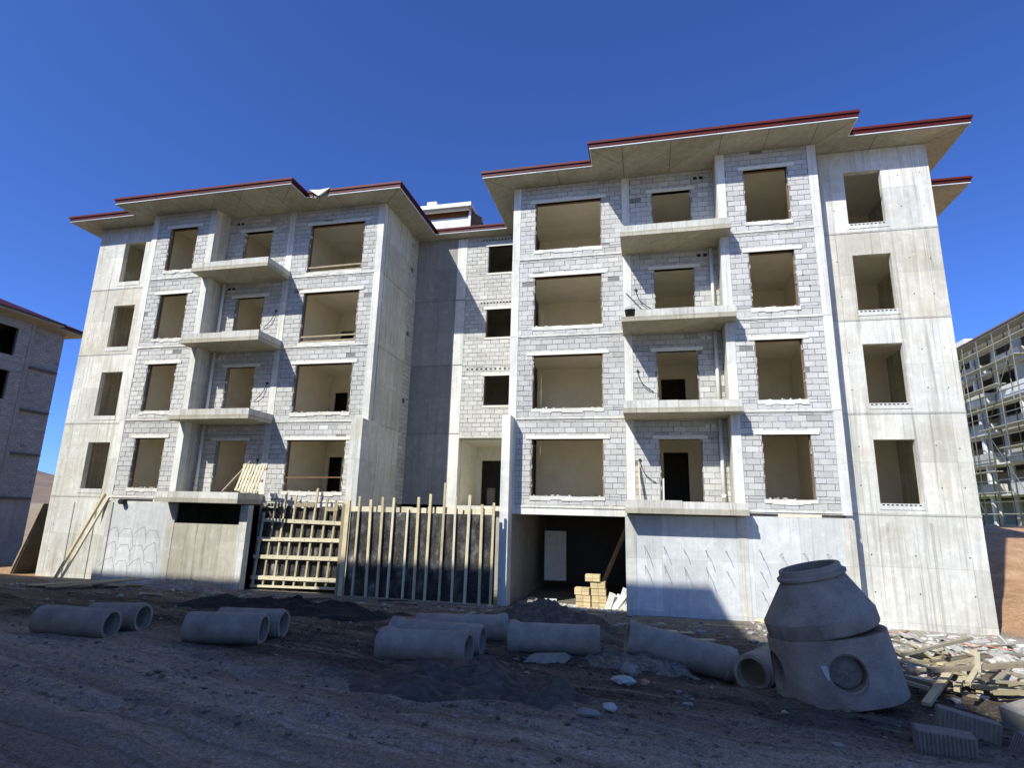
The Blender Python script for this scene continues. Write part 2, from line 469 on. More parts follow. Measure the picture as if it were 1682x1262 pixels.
# ------------------------------------------------------------------ the apartment building
bld = empty('apartment_building', (-3.43, 4.0, -2.95))
tag(bld, 'large unfinished grey block apartment building with red roof edges and empty windows', 'building')

def part(name, m, mats, parent=None):
    return m.build(name, mats, parent or bld)

def cellwall(m, u0, u1, z0, z1, w0, w1, holes, P, mat=0, tint=1., rev=None, back=None):
    """slab between depths w0 (inner) and w1 (outer) pierced by holes (u0,u1,z0,z1); P maps (u, w, z) to the world"""
    us = sorted({u0, u1, *[min(max(h[i], u0), u1) for h in holes for i in (0, 1)]})
    zs = sorted({z0, z1, *[min(max(h[i], z0), z1) for h in holes for i in (2, 3)]})
    def solid(i, j):
        if not (0 <= i < len(us) - 1 and 0 <= j < len(zs) - 1): return False
        uc, zc = (us[i] + us[i + 1]) / 2, (zs[j] + zs[j + 1]) / 2
        return not any(h[0] < uc < h[1] and h[2] < zc < h[3] for h in holes)
    rv = mat if rev is None else rev
    bk = mat if back is None else back
    for i in range(len(us) - 1):
        for j in range(len(zs) - 1):
            if not solid(i, j): continue
            a, b, c, d = us[i], us[i + 1], zs[j], zs[j + 1]
            m.face([P(a, w1, c), P(b, w1, c), P(b, w1, d), P(a, w1, d)], mat, tint)
            m.face([P(b, w0, c), P(a, w0, c), P(a, w0, d), P(b, w0, d)], bk, tint)
            for (di, dj, q) in ((-1, 0, ((a, c), (a, d))), (1, 0, ((b, d), (b, c))), (0, -1, ((b, c), (a, c))), (0, 1, ((a, d), (b, d)))):
                if not solid(i + di, j + dj):
                    (p, q1), (r, s) = q
                    m.face([P(p, w0, q1), P(p, w1, q1), P(r, w1, s), P(r, w0, s)], rv, tint)

def masonry(m, u0, u1, z0, z1, holes, P, bl=.38, bh=.18, front=.0, jag=.034, tone=1.):
    """individual blocks (material 0) on a mortar backing (material 1)"""
    cellwall(m, u0, u1, z0, z1, -.19, front - .011, holes, P, 1, 1., back=2)
    z = z0; row = 0; off = rng.random() * bl
    while z < z1 - .03:
        zt = min(z + bh, z1)
        cuts = sorted({z, zt, *[c for h in holes for c in (h[2], h[3]) if z + .02 < c < zt - .02]})
        joints = []
        u = u0 - ((row % 2) * bl / 2 + off) % bl
        while u < u1:
            joints.append(u); u += bl * (1 + rng.uniform(-.04, .04))
        joints.append(u)
        for c in range(len(cuts) - 1):
            za, zb = cuts[c], cuts[c + 1]; zm = (za + zb) / 2
            act = [h for h in holes if h[2] < zm < h[3]]
            for k in range(len(joints) - 1):
                segs = [(max(joints[k], u0), min(joints[k + 1], u1))]
                for h in act:
                    ns = []
                    for (a, b) in segs:
                        ja, jb = h[0] - rng.uniform(0, jag), h[1] + rng.uniform(0, jag)
                        if b <= ja or a >= jb: ns.append((a, b)); continue
                        if a < ja: ns.append((a, ja))
                        if b > jb: ns.append((jb, b))
                    segs = ns
                for (a, b) in segs:
                    if b - a < .04: continue
                    if rng.random() < .008: continue
                    g = .006 if rng.random() < .5 else .010
                    w = front + rng.uniform(-.004, .006)
                    t = tone * min(1.22, max(.72, rng.gauss(1., .06)))
                    if rng.random() < .06: t *= rng.choice((.82, 1.14))
                    bt = (t, t * rng.uniform(.995, 1.01), t * rng.uniform(.99, 1.035))
                    g2 = g * rng.uniform(.7, 1.4)
                    q = [P(a + g, w - .03, za + g2), P(b - g, w - .03, za + g2), P(b - g, w - .03, zb - g), P(a + g, w - .03, zb - g)]
                    f = [P(a + g, w, za + g2), P(b - g, w, za + g2), P(b - g, w, zb - g), P(a + g, w, zb - g)]
                    m.face(f, 0, bt)
                    for i in range(4):
                        jn = (i + 1) % 4
                        m.face([q[i], q[jn], f[jn], f[i]], 0, bt)
                    if rng.random() < .035:          # knocked-out mortar, chipped corners
                        cu = rng.choice((a, b)); cz = rng.choice((za, zb)); e = rng.uniform(.012, .035); w2 = w + .0025
                        m.face([P(cu - e, w2, cz - e * .6), P(cu + e * .8, w2, cz - e * .4), P(cu + e, w2, cz + e * .5), P(cu - e * .6, w2, cz + e * .7)], 3, 1.)
                    elif rng.random() < .07:         # squeezed-out mortar
                        a1 = rng.uniform(a, b - .03); b1 = min(b, a1 + rng.uniform(.05, .25)); w2 = w + .004; e = rng.uniform(.008, .02)
                        m.face([P(a1, w2, za - e * .4), P(b1, w2, za - e), P(b1 - .01, w2, za + e * .7), P(a1 + .01, w2, za + e)], 4, rng.uniform(.45, .72))
        z = zt; row += 1

MASON = ['block', 'mortar', 'interior', 'hole_dark', 'lintel']
ZTOP = 11.70
def fl(k): return .12 + H * k        # structural level of storey k

W1 = (0., 2.352, .45, 2.32); W2 = (7.041, 8.354, .45, 2.32); W3 = (10.174, 11.247, .41, 2.24); DR = (4.14, 5.41, .18, 2.30)

def wing(side):
    """side 'r' is the near wing as measured, 'l' its mirror image"""
    M = (lambda x: x) if side == 'r' else (lambda x: AX - x)
    def F(y):                                       # facade plane at depth y
        return lambda u, w, z: (M(u), y - w, z)
    def B(m, x0, x1, y0, y1, z0, z1, mat=0, tint=1., skip=()):
        return m.box(M(x0), M(x1), y0, y1, z0, z1, mat, tint, skip)
    tone = lambda: rng.uniform(.93, 1.05)
    # -- block infill per storey: bay, middle (behind the balcony), window bay
    for k in range(4):
        zb, zt = fl(k) + .06, (fl(k + 1) - .075 if k < 3 else ZTOP)
        o = k * H
        w1 = (W1[0], W1[1], o + W1[2], o + W1[3])
        if side == 'l' and k > 1: w1 = (W1[0], W1[1], o + .27, o + W1[3])
        for (a, b, y, hole) in ((-.56, 3.09, 0., w1), (3.36, 6.2, 0., (DR[0], DR[1], o + DR[2], o + DR[3])), (6.47, 8.98, -.8, (W2[0], W2[1], o + W2[2], o + W2[3]))):
            m = MB(); masonry(m, a, b, zb, zt, [hole], F(y), tone=tone())
            w = hole                    # mortar dabs on the reveals, crumbs on the sill
            for q in range(11):
                zz = rng.uniform(w[2] + .05, w[3] - .05); e = rng.uniform(.015, .04)
                xx, sg = (w[0], 1) if rng.random() < .5 else (w[1], -1)
                B(m, xx - .004 * sg, xx + e * .6 * sg, y - .004, y + rng.uniform(.03, .14), zz, zz + rng.uniform(.03, .14), 4, rng.uniform(.45, .9))
            for q in range(9):
                xx = rng.uniform(w[0] + .05, w[1] - .1); e = rng.uniform(.02, .07)
                B(m, xx, xx + e, y + rng.uniform(.0, .05), y + rng.uniform(.08, .14), w[2] + .012, w[2] + .014 + rng.uniform(.01, .045), 4, rng.uniform(.5, .9))
            if 3 < a < 4:
                for i in range(2): B(m, 5.55 + i * .2, 5.67 + i * .2, -.012, .02, fl(k + 1) - .36, fl(k + 1) - .26, 3 if k > 1 else 4)
            part('block_wall', m, MASON)
        # concrete shear wall bay
        m = MB()
        w3 = (W3[0], W3[1], o + W3[2], o + W3[3])
        zc0, zc1 = (fl(k) if k else fl(0)), (fl(k + 1) if k < 3 else ZTOP)
        st = ((1.02, 1.02, 1.0), (1.03, 1.03, 1.03), (.96, .93, .88), (1.04, 1.04, 1.05))[k]
        cellwall(m, 9.24, 12.62, zc0, zc1 - .012, -.2, 0, [w3], F(-.2), 0, st, back=2)
        # damp tan band of leaked grout under each joint
        if k: B(m, 9.25, 12.61, -.203, -.199, zc0 - .0, zc0 + .012, 0, .8)
        for tx in (9.75, 11.75, 12.3):
            for tz in (.75, 1.9):
                a, b = M(tx + rng.uniform(-.05, .05)), o + tz + fl(0) + rng.uniform(-.05, .05)
                m.face([(a + .02 * math.cos(q * 1.047), -.203, b + .02 * math.sin(q * 1.047)) for q in range(6)], 1)
        part('concrete_wall', m, ['concrete', 'hole_dark', 'interior'])
        # lip of the pour joint
        m = MB(); B(m, 9.24, 12.63, -.214, -.19, zc0 - .035, zc0 + .012, 0, .8)
        part('pour_joint', m, 'concrete')
        # slab edge strips across block bays
        for (a, b, y) in ((-.56, 3.09, 0.), (6.47, 8.98, -.8)):
            m = MB()
            B(m, a, b, y - .012, y + .19, fl(k) - .075, fl(k) + .06, 0, rng.uniform(.9, 1.0))
            B(m, a - .01, b + .01, y - .04, y - .012, fl(k) - .03, fl(k) + .004, 1, 1.05)
            part('slab_edge', m, ['concrete', 'concrete_pale'])
        # rendered sill strips
        for (w, y) in ((w1, 0.), ((W2[0], W2[1], o + W2[2], 0), -.8)):
            m = MB()
            n = 7
            for i in range(n):
                a = w[0] - .05 + (w[1] - w[0] + .1) * i / n; b = w[0] - .05 + (w[1] - w[0] + .1) * (i + 1) / n
                B(m, a, b, y - .018 - rng.uniform(0, .012), y + .19, w[2] - .10 - rng.uniform(0, .06), w[2] + rng.uniform(-.008, .012), 0, rng.uniform(.92, 1.06), skip=())
            part('window_sill', m, 'render_plaster')
        m = MB(); B(m, W3[0] - .02, W3[1] + .06, -.215, -.01, o + W3[2] - .17, o + W3[2] + .004, 0, .9)
        if side == 'r':
            for i in range(9):
                a = W3[0] + .04 + i * .115
                B(m, a, a + .065, -.219, -.21, o + W3[2] - .055, o + W3[2] - .02, 1)
        part('window_sill', m, ['concrete_pale', 'hole_dark'])
        # lintels
        for (a, b, y, z) in ((W1[0] - .2, W1[1] + .2, 0, W1[3]), (W2[0] - .2, W2[1] + .2, -.8, W2[3]), (DR[0] - .18, DR[1] + .2, 0, DR[3])):
            m = MB(); B(m, a + rng.uniform(-.04, .04), b + rng.uniform(-.04, .04), y - .03, y + .185, o + z, o + z + .115, 0, rng.uniform(.95, 1.05))
            part('lintel', m, 'lintel')
        # steel edge angle at jambs of the bay windows
        for (w, y) in ((w1, 0.), ((W2[0], W2[1], o + W2[2], o + W2[3]), -.8)):
            m = MB()
            for sx in (w[0] + .012, w[1] - .012):
                B(m, sx - .012, sx + .012, y + .12, y + .188, w[2] + .01, w[3] - .004)
            B(m, w[0], w[1], y + .12, y + .188, w[3] - .03, w[3] - .004)
            part('window_jamb', m, 'brown_board')
    # -- columns, one storey at a time so the joints show
    for (a, b, y, d) in ((-.83, -.56, 0., .3), (3.09, 3.36, 0., .3), (6.2, 6.47, -.8, .3), (8.98, 9.24, -.8, .6)):
        m = MB()
        for k in range(4):
            z0 = fl(k) - (.075 if k == 0 else 0); z1 = (fl(k + 1) if k < 3 else ZTOP) - .01
            B(m, a, b, y - .014 + rng.uniform(-.006, .004), y + d, z0, z1, 0, rng.uniform(.95, 1.06))
            B(m, a, b, y - .004, y + d - .01, z1, z1 + .01, 0, .6)
        part('column', m, 'concrete_pale')
    # return of the projecting bay
    m = MB(); B(m, 6.2, 6.4, -.5, .0, -.03, ZTOP, 0, .95)
    part('return_wall', m, 'concrete')
    # -- floors and inner walls
    for k in range(5):
        z = fl(k)
        m = MB()
        B(m, -.62, 12.4, .2, 8.9, z - .15, z, 0)
        if k < 5: B(m, 6.45, 12.4, -.0, .2, z - .15, z, 0)
        part('floor_slab', m, 'interior')
    for x in (3.18, 6.3, 9.1):
        m = MB(); B(m, x, x + .12, .2, 4.0, fl(0), fl(4) - .15, 0); part('partition_wall', m, 'interior')
    m = MB(); B(m, 6.4, 6.45, -.6, .2, fl(0), fl(4) - .15); B(m, 9.0, 9.1, -.2, .2, fl(0), fl(4) - .15); part('partition_wall', m, 'interior')
    doors = []
    for k in range(4):
        o = k * H
        for (a, b, h) in ((2.40, 3.06, 1.98), (4.36, 5.28, 2.2)):
            if side == 'r' and (a < 3 or k > 1): continue
            if side == 'l' and (a > 3 or k == 3): continue
            doors.append((a, b, o + .121, o + .12 + h))
    m = MB(); cellwall(m, -.62, 12.4, fl(0), fl(4) - .15, -.12, 0, doors, F(4.1), 0, 1.)
    part('rear_partition', m, 'interior')
    # corridor behind: closed, its darkness painted into the wall colour
    m = MB(); B(m, -.6, 12.4, 6.4, 6.5, fl(0), fl(4) - .15); part('corridor_wall', m, 'room_shade')
    # outer closing walls
    m = MB(); B(m, 12.42, 12.62, 0., 9, -3.2, ZTOP, 0); part('gable_wall', m, 'concrete')
    m = MB(); B(m, -.6, 12.42, 8.9, 9.0, -3.2, ZTOP); part('rear_wall', m, 'concrete')
    # rear corner bay that carries the second eave
    m = MB(); B(m, 12.63, 14.2, 3.5, 9.0, -3.2, ZTOP); part('rear_bay', m, 'concrete')
    # -- balconies
    for k in range(4):
        z = fl(k) - .12 + (.02 if k else -.03)
        m = MB()
        def L(x0, x1, ov, ya, yb, za, zb, mat, t):
            poly = [(x0, ya), (x1, ya), (x1, -.815), (6.185, -.815), (6.185, yb), (x0, yb)]
            m.prism([(M(x), y) for x, y in poly], za, zb, mat, t)
        L(3.07, 6.47, 0, -1.42, -.016, z, z + .15, 0, 1.)
        # upstand along the rim
        xs = 3.50 if (side == 'r' and k == 2) else 3.09
        seg = [xs, xs + 1.6, 6.45]
        for a, b in zip(seg, seg[1:]):
            B(m, a, b - .004, -1.405 + rng.uniform(-.006, .006), -1.27, z + .15, z + .37 + rng.uniform(-.02, .02), 1, rng.uniform(.88, 1.02))
        B(m, 6.33, 6.45, -1.265, -.82, z + .15, z + .36, 1, .95)
        B(m, 3.09, 3.2, -1.265, -.02, z + .15, z + .36, 1, .95) if not (side == 'r' and k == 2) else None
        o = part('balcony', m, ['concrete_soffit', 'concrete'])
    # drain pipe in the balcony recess
    for k in range(3):
        m = MB(); m.tube([(M(5.98), -.12, fl(k) + .06), (M(5.98), -.12, fl(k + 1) - .14)], .055, 10)
        m.tube([(M(5.98), -.12, fl(k) + .35), (M(5.98), -.12, fl(k) + .47)], .068, 10)
        part('drain_pipe', m, 'pvc')
    # conduit whips on the recess wall
    for k in range(3):
        o = k * H
        s = rng.uniform(-.05, .05)
        m = MB()
        pts = [(3.52, -.02, o + 1.55 + s), (3.56, -.06, o + 1.38 + s), (3.66, -.09, o + 1.16 + s), (3.83, -.08, o + 1.0 + s), (4.0, -.03, o + .9 + s)]
        m.tube([(M(x), y, z) for x, y, z in pts], .014, 6)
        m.tube([(M(3.52), -.004, o + 1.6 + s), (M(3.52), -.03, o + 1.6 + s)], .05, 8)
        part('conduit', m, 'black_plastic')
    # -- basement
    m = MB()
    if side == 'r':
        cellwall(m, 3.05, 9.24, -3.3, -.075, -.25, 0, [], F(-.8), 0, 1.)
        B(m, 3.05, 3.36, -.815, -.79, -3.3, -.08, 1, .9)
        B(m, 6.2, 6.47, -.815, -.79, -3.3, -.08, 1, .92)
        B(m, 8.98, 9.26, -.83, -.79, -3.3, -.08, 1, 1.)
    else:
        cellwall(m, 6.2, 9.24, -3.3, -.075, -.25, 0, [], F(-.8), 0, 1.)
        B(m, 6.05, 6.35, -.815, -.79, -3.3, -.08, 1, .92)
        B(m, 8.85, 9.26, -.83, -.79, -3.3, -.08, 1, .95)
    B(m, 6.2, 9.24, -.79, -.6, -.11, -.03, 1, .9)
    part('basement_wall', m, ['basement_panel', 'concrete'])
    if side == 'l':
        m = MB(); cellwall(m, 3.36, 6.2, -3.3, -.76, -.25, 0, [], F(-.8), 0, .98)
        B(m, 3.05, 3.36, -.815, -.2, -3.3, -.08, 1, .95)
        part('basement_wall', m, ['concrete_brown', 'concrete'])
    m = MB(); cellwall(m, 9.24, 12.62, -3.4, fl(0) - .036, -.2, 0, [], F(-.2), 0, .97)
    for tx in (9.8, 10.9, 12.2):
        for tz in (-1.0, -2.0):
            a, b = M(tx), tz
            m.face([(a + .022 * math.cos(q * 1.047), -.203, b + .022 * math.sin(q * 1.047)) for q in range(6)], 1)
    for tx in (10.25, 11.35): B(m, tx, tx + .05, -.225, -.2, -3.2, -.1, 0, .82)
    part('basement_wall', m, ['concrete', 'hole_dark'])
    # tie wires left in the basement panels (they throw the slanting streaks)
    i = 0
    xs = ([3.6, 4.15, 4.7, 5.3, 5.85] if side == 'r' else []) + [6.75, 7.3, 7.9, 8.5]
    for x in xs:
        for z in (-1.0, -1.55, -2.1):
            if x < 6.2 and z < -1.9: continue
            m = MB(); L_ = rng.uniform(.45, .75)
            m.tube([(M(x), -.78, z + rng.uniform(-.1, .1)), (M(x + .01), -.8 - L_ * .45, z - .03), (M(x + .03), -.8 - L_ * .62, z - L_ * .3)], .007, 5)
            part('tie_wire', m, 'steel')
    # garage bay under the big windows
    m = MB()
    B(m, -.66, -.62, .0, 7, -3.3, -.08, 0); B(m, 3.05, 3.09, -.54, 7, -3.3, -.08, 0)
    B(m, -.62, 3.05, 7, 7.1, -3.3, -.08, 1)
    part('garage_wall', m, ['garage_wall', 'room_shade'])
    m = MB(); B(m, -.83, 3.36, -.012, .3, -.14, fl(0) - .076, 0, 1.02)
    part('edge_beam', m, 'concrete_pale')

wing('r'); wing('l')

# bigger left sills, boards and rails across the left bay windows
for k, zz in ((2, (.52, .32)), (3, (.5, .30))):
    m = MB(); o = k * H
    for z in zz: m.bar((-9.21, .07, o + z), (-6.86, .07, o + z + .03), .05, .06)
    part('guard_rail', m, 'timber_old')
m = MB(); m.bar((-9.21, .07, .95), (-6.86, .07, .98), .04, .04); part('guard_rail', m, 'brown_board')

# stair core between the wings
SP = lambda u, w, z: (u, 3.4 - w, z)
m = MB()
for k in range(4):
    m.box(-6.0, -4.12, 3.4, 3.62, fl(k) if k else -3.2, (fl(k + 1) if k < 3 else ZTOP) - .012, 0, rng.uniform(.9, 1.04))
    m.box(-6.0, -3.7, 3.386, 3.41, (fl(k + 1) if k < 3 else ZTOP) - .05, (fl(k + 1) if k < 3 else ZTOP), 0, .8)
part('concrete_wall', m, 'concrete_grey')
m = MB()
for k in range(4): m.box(-4.12, -3.7, 3.385, 3.7, fl(k) if k else -3.2, (fl(k + 1) if k < 3 else ZTOP) - .052, 0, rng.uniform(.97, 1.05))
part('column', m, 'concrete_pale')
for k in range(1, 4):
    m = MB(); z0 = fl(k) - (.05 if k > 1 else .2)
    win = (-2.72, -1.45, H * k + 1.25, H * k + 2.49)
    masonry(m, -3.7, -.84, z0 if k > 1 else 2.9, fl(k + 1) - .06 if k < 3 else ZTOP, [win], SP)
    for i in range(10): m.box(-3.5 + i * .2 if k == 1 else -3.0 + i * .14, -3.42 + i * .2 if k == 1 else -2.93 + i * .14, 3.383, 3.4, win[3] + .28, win[3] + .33, 3)
    part('block_wall', m, MASON)
    m = MB(); m.box(win[0] - .12, win[1] + .2, 3.37, 3.58, win[3], win[3] + .12); part('lintel', m, 'lintel')
    m = MB(); m.box(win[0] - .05, win[1] + .05, 3.375, 3.58, win[2] - .09, win[2]); part('window_sill', m, 'render_plaster')
    m = MB(); m.box(-3.7, -.84, 3.38, 3.6, fl(k) - .2 if k == 1 else fl(k) - .06, fl(k) - .06 if k > 1 else 2.9, 0) if k == 1 else m.box(-3.7, -.84, 3.385, 3.6, fl(k) - .06, fl(k) - .05, 0)
    part('slab_edge', m, 'concrete')
# entrance: porch walls, slab and the doorway beyond
m = MB()
m.box(-3.72, -3.66, 3.7, 6.0, .0, 2.9); m.box(-.9, -.84, 3.4, 6.0, .0, 2.9)
cellwall(m, -3.66, -.9, .0, 2.9, -.1, 0, [(-3.45, -1.9, .15, 2.15)], lambda u, w, z: (u, 6.0 - w, z))
part('porch_wall', m, 'render_plaster')
m = MB(); m.box(-3.66, -.84, 3.6, 9, 2.75, 2.9); part('porch_ceiling', m, 'render_plaster')
m = MB(); m.box(-6.0, -.84, 3.4, 9, -.05, .14) ; part('entrance_floor', m, 'concrete')
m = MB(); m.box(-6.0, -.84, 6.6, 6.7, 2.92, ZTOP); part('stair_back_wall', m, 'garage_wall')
m = MB(); m.box(-6.0, -.84, 8.6, 8.7, .14, 2.74); part('stair_back_wall', m, 'room_shade')
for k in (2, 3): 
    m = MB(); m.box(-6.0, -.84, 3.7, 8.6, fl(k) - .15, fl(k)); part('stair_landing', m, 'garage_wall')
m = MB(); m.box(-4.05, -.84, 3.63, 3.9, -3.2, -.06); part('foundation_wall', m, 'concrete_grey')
m = MB(); m.box(-3.2, -2.85, 6.15, 6.3, .14, .95); part('electric_box', m, 'zinc')

# side wall of the left wing facing the stair court, with its block strip
m = MB()
for k in range(4):
    z1 = (fl(k + 1) if k < 3 else ZTOP)
    m.box(-6.2, -6.0, .3, 2.62, fl(k) if k else -3.2, z1 - .012, 0, rng.uniform(.92, 1.04))
    m.box(-6.2, -5.985, .3, 3.4, z1 - .05, z1, 0, .78)
part('concrete_wall', m, 'concrete')
m = MB()
SW = lambda u, w, z: (-6.0 + w, u, z)
for k in range(4): masonry(m, 2.62, 3.39, fl(k), (fl(k + 1) if k < 3 else ZTOP) - .05, [(2.75, 2.95, k * H + 1.3, k * H + 1.5)] if k > 0 else [], SW)
part('block_wall', m, MASON)
# flank walls (fins) at the mouth of the court
m = MB(); m.box(-.9, -.62, -.56, -.02, -3.2, 3.06, 0, 1.02); part('court_fin', m, 'concrete_pale')
m = MB(); m.box(-6.38, -5.95, -.56, -.02, -3.2, 3.02, 0, 1.0); m.box(-6.2, -5.97, -.02, .9, -3.2, 3.05, 0, .95); part('court_fin', m, 'concrete')
m = MB(); m.box(-.84, -.64, .3, 3.4, -3.2, ZTOP); part('concrete_wall', m, 'concrete')

# roof: one U-shaped eave slab, fascia sections, roof sheet
half = [(-1.8, 2.92), (-1.8, -.88), (2.15, -.88), (2.15, -1.87), (10.15, -1.87), (10.15, -.98), (13.5, -.98), (13.5, 2.6), (15.15, 2.6), (15.15, 9.6)]
outline = half + [(AX - x, y) for x, y in reversed(half)]
def offs(poly, d):
    out = []; n = len(poly)
    ar = sum(poly[i][0] * poly[(i + 1) % n][1] - poly[(i + 1) % n][0] * poly[i][1] for i in range(n))
    sg = 1 if ar > 0 else -1
    for i in range(n):
        p, q, r = Vector(poly[i - 1]), Vector(poly[i]), Vector(poly[(i + 1) % n])
        n1 = (q - p).normalized(); n2 = (r - q).normalized()
        a = Vector((n1.y, -n1.x)) * sg; b = Vector((n2.y, -n2.x)) * sg
        k = a + b
        out.append(tuple(q + k * (d / max(.3, 1 + a.dot(b)))))
    return out
m = MB(); m.prism(offs(outline, -.012), ZTOP, ZTOP + .065, 0)
for (xa, ya, xb, yb) in ((3.2, -1.84, 3.2, 0), (4.75, -1.84, 4.75, 0), (6.3, -1.84, 6.3, -.8), (7.7, -1.84, 7.7, -.8), (9.1, -1.84, 9.1, -.8), (10.1, -1.84, 9.25, -.8), (.9, -.86, .9, 0), (-1.78, -.86, -.85, 0), (11.0, -.96, 11.0, -.2), (13.47, -.96, 12.6, -.2), (2.2, -1.84, 3.1, -.9)):
    for fx in (lambda x: x, lambda x: AX - x):
        d = Vector((xb - xa, yb - ya)).normalized() * .011
        m.face([(fx(xa - d.y), ya + d.x, ZTOP - .0015), (fx(xb - d.y), yb + d.x, ZTOP - .0015), (fx(xb + d.y), yb - d.x, ZTOP - .0015), (fx(xa + d.y), ya - d.x, ZTOP - .0015)], 0, .35)
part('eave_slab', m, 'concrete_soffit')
edge_i = offs(outline, -.01); edge_a = offs(outline, .035); edge_b = offs(outline, .075)
n = len(outline)
# pale drip strip on the slab rim
for i in range(n):
    j = (i + 1) % n
    if outline[i][1] > 9 and outline[j][1] > 9: continue
    m = MB()
    o1 = offs(outline, .02)
    notch = abs(outline[i][1] + .88) < .01 and abs(outline[j][1] + .88) < .01 and outline[i][0] < -5.1
    a, b = Vector(outline[i]), Vector(outline[j])
    def strip(t0, t1, pa, pb, z0, z1, mat):
        p0 = [Vector(pa[i]).lerp(Vector(pa[j]), t) for t in (t0, t1)]
        p1 = [Vector(pb[i]).lerp(Vector(pb[j]), t) for t in (t0, t1)]
        m.hexa([(*p1[0], z0), (*p1[1], z0), (*p0[1], z0), (*p0[0], z0), (*p1[0], z1), (*p1[1], z1), (*p0[1], z1), (*p0[0], z1)], mat, rng.uniform(.82, 1.12))
    rngs = [(0, 1)]
    if notch:
        def tt(x): return (x - a.x) / (b.x - a.x)
        rngs = sorted([tuple(sorted((0., tt(-8.72)))) if a.x < b.x else tuple(sorted((tt(-8.72), 1.))), tuple(sorted((tt(-8.02), 1.))) if a.x < b.x else tuple(sorted((0., tt(-8.02))))])
    secs = []
    for (t0, t1) in rngs:
        ns = max(1, round((b - a).length * (t1 - t0) / 2.1)); secs += [(t0 + (t1 - t0) * q / ns, t0 + (t1 - t0) * (q + 1) / ns - (.0012 if q < ns - 1 else 0)) for q in range(ns)]
    for (t0, t1) in secs:
        strip(t0, t1, edge_i, o1, ZTOP + .03, ZTOP + .062, 2)
        strip(t0, t1, edge_i, edge_a, ZTOP + .066, ZTOP + .19, 0)
        strip(t0, t1, edge_i, edge_b, ZTOP + .191, ZTOP + .27, 1)
    part('fascia', m, ['fascia_red', 'fascia_rim', 'white_paint'])
# torn valley flashing over the gap in the left fascia
m = MB()
m.face([(-8.82, -.985, ZTOP + .30), (-8.38, -1.02, ZTOP - .02), (-7.93, -.985, ZTOP + .30), (-8.38, -.96, ZTOP + .295)])
m.face([(-8.80, -.985, ZTOP + .29), (-7.95, -.985, ZTOP + .29), (-7.95, -.3, ZTOP + .34), (-8.80, -.3, ZTOP + .34)])
m.face([(-8.80, -.975, ZTOP + .28), (-8.38, -.99, ZTOP + .02), (-8.38, -.3, ZTOP + .1)])
m.face([(-7.95, -.975, ZTOP + .28), (-8.38, -.99, ZTOP + .02), (-8.38, -.3, ZTOP + .1)])
part('valley_flashing', m, 'flashing')
m = MB(); m.box(-8.8, -7.95, -.86, -.80, ZTOP + .066, ZTOP + .25); part('valley_board', m, 'timber_old')
# roof sheets (hips over each wing, a flat link over the stair)
def hip(x0, x1, y0, y1, z0, h):
    m = MB(); ym = (y0 + y1) / 2; d = (y1 - y0) / 2
    a, b = (x0 + d, ym, z0 + h), (x1 - d, ym, z0 + h)
    m.face([(x0, y0, z0), (x1, y0, z0), b, a]); m.face([(x1, y1, z0), (x0, y1, z0), a, b])
    m.face([(x0, y1, z0), (x0, y0, z0), a]); m.face([(x1, y0, z0), (x1, y1, z0), b])
    part('roof', m, 'fascia_red')
m = MB(); m.prism(offs(outline, .0), ZTOP + .18, ZTOP + .24); part('roof', m, 'fascia_red')
hip(-1.7, 13.3, -.8, 9.5, ZTOP + .245, 1.5); hip(AX - 13.3, AX + 1.7, -.8, 9.5, ZTOP + .245, 1.5)
# stair head hut on the roof
m = MB(); m.box(-7.2, -4.6, 6.2, 8.6, ZTOP + .25, 14.35); m.box(-7.2, -4.72, 6.18, 6.2, 13.2, 14.2, 0, 1.04)
hut = part('stair_hut', m, 'white_paint')
m = MB(); m.box(-7.15, -4.65, 6.25, 8.5, 14.35, 14.72); part('hut_upper_wall', m, 'brown_board', hut)
m = MB(); m.box(-7.5, -4.42, 5.75, 8.8, 14.72, 14.92); m.box(-6.8, -6.3, 5.9, 6.4, 14.92, 15.2); part('hut_roof', m, 'white_paint', hut)
m = MB(); m.box(-7.4, -4.55, 5.9, 5.95, 14.56, 14.72); part('hut_fascia', m, 'timber_pale', hut)
m = MB(); m.hexa([(-4.59, 6.2, 13.2), (-3.9, 7.0, 13.2), (-3.9, 7.05, 13.2), (-4.59, 6.25, 13.2), (-4.59, 6.2, 14.7), (-4.2, 7.0, 14.7), (-4.2, 7.05, 14.7), (-4.59, 6.25, 14.7)]); part('hut_side_board', m, 'brown_board', hut)
m = MB(); m.box(-4.62, -4.52, 6.1, 6.18, 13.3, 14.72); part('hut_post', m, 'white_paint', hut)
# pipe stub in the left basement wall
m = MB(); m.tube([(-15.23, -.8, -.06), (-15.23, -1.0, -.06)], .1, 14); part('pipe_stub', m, 'black_plastic')

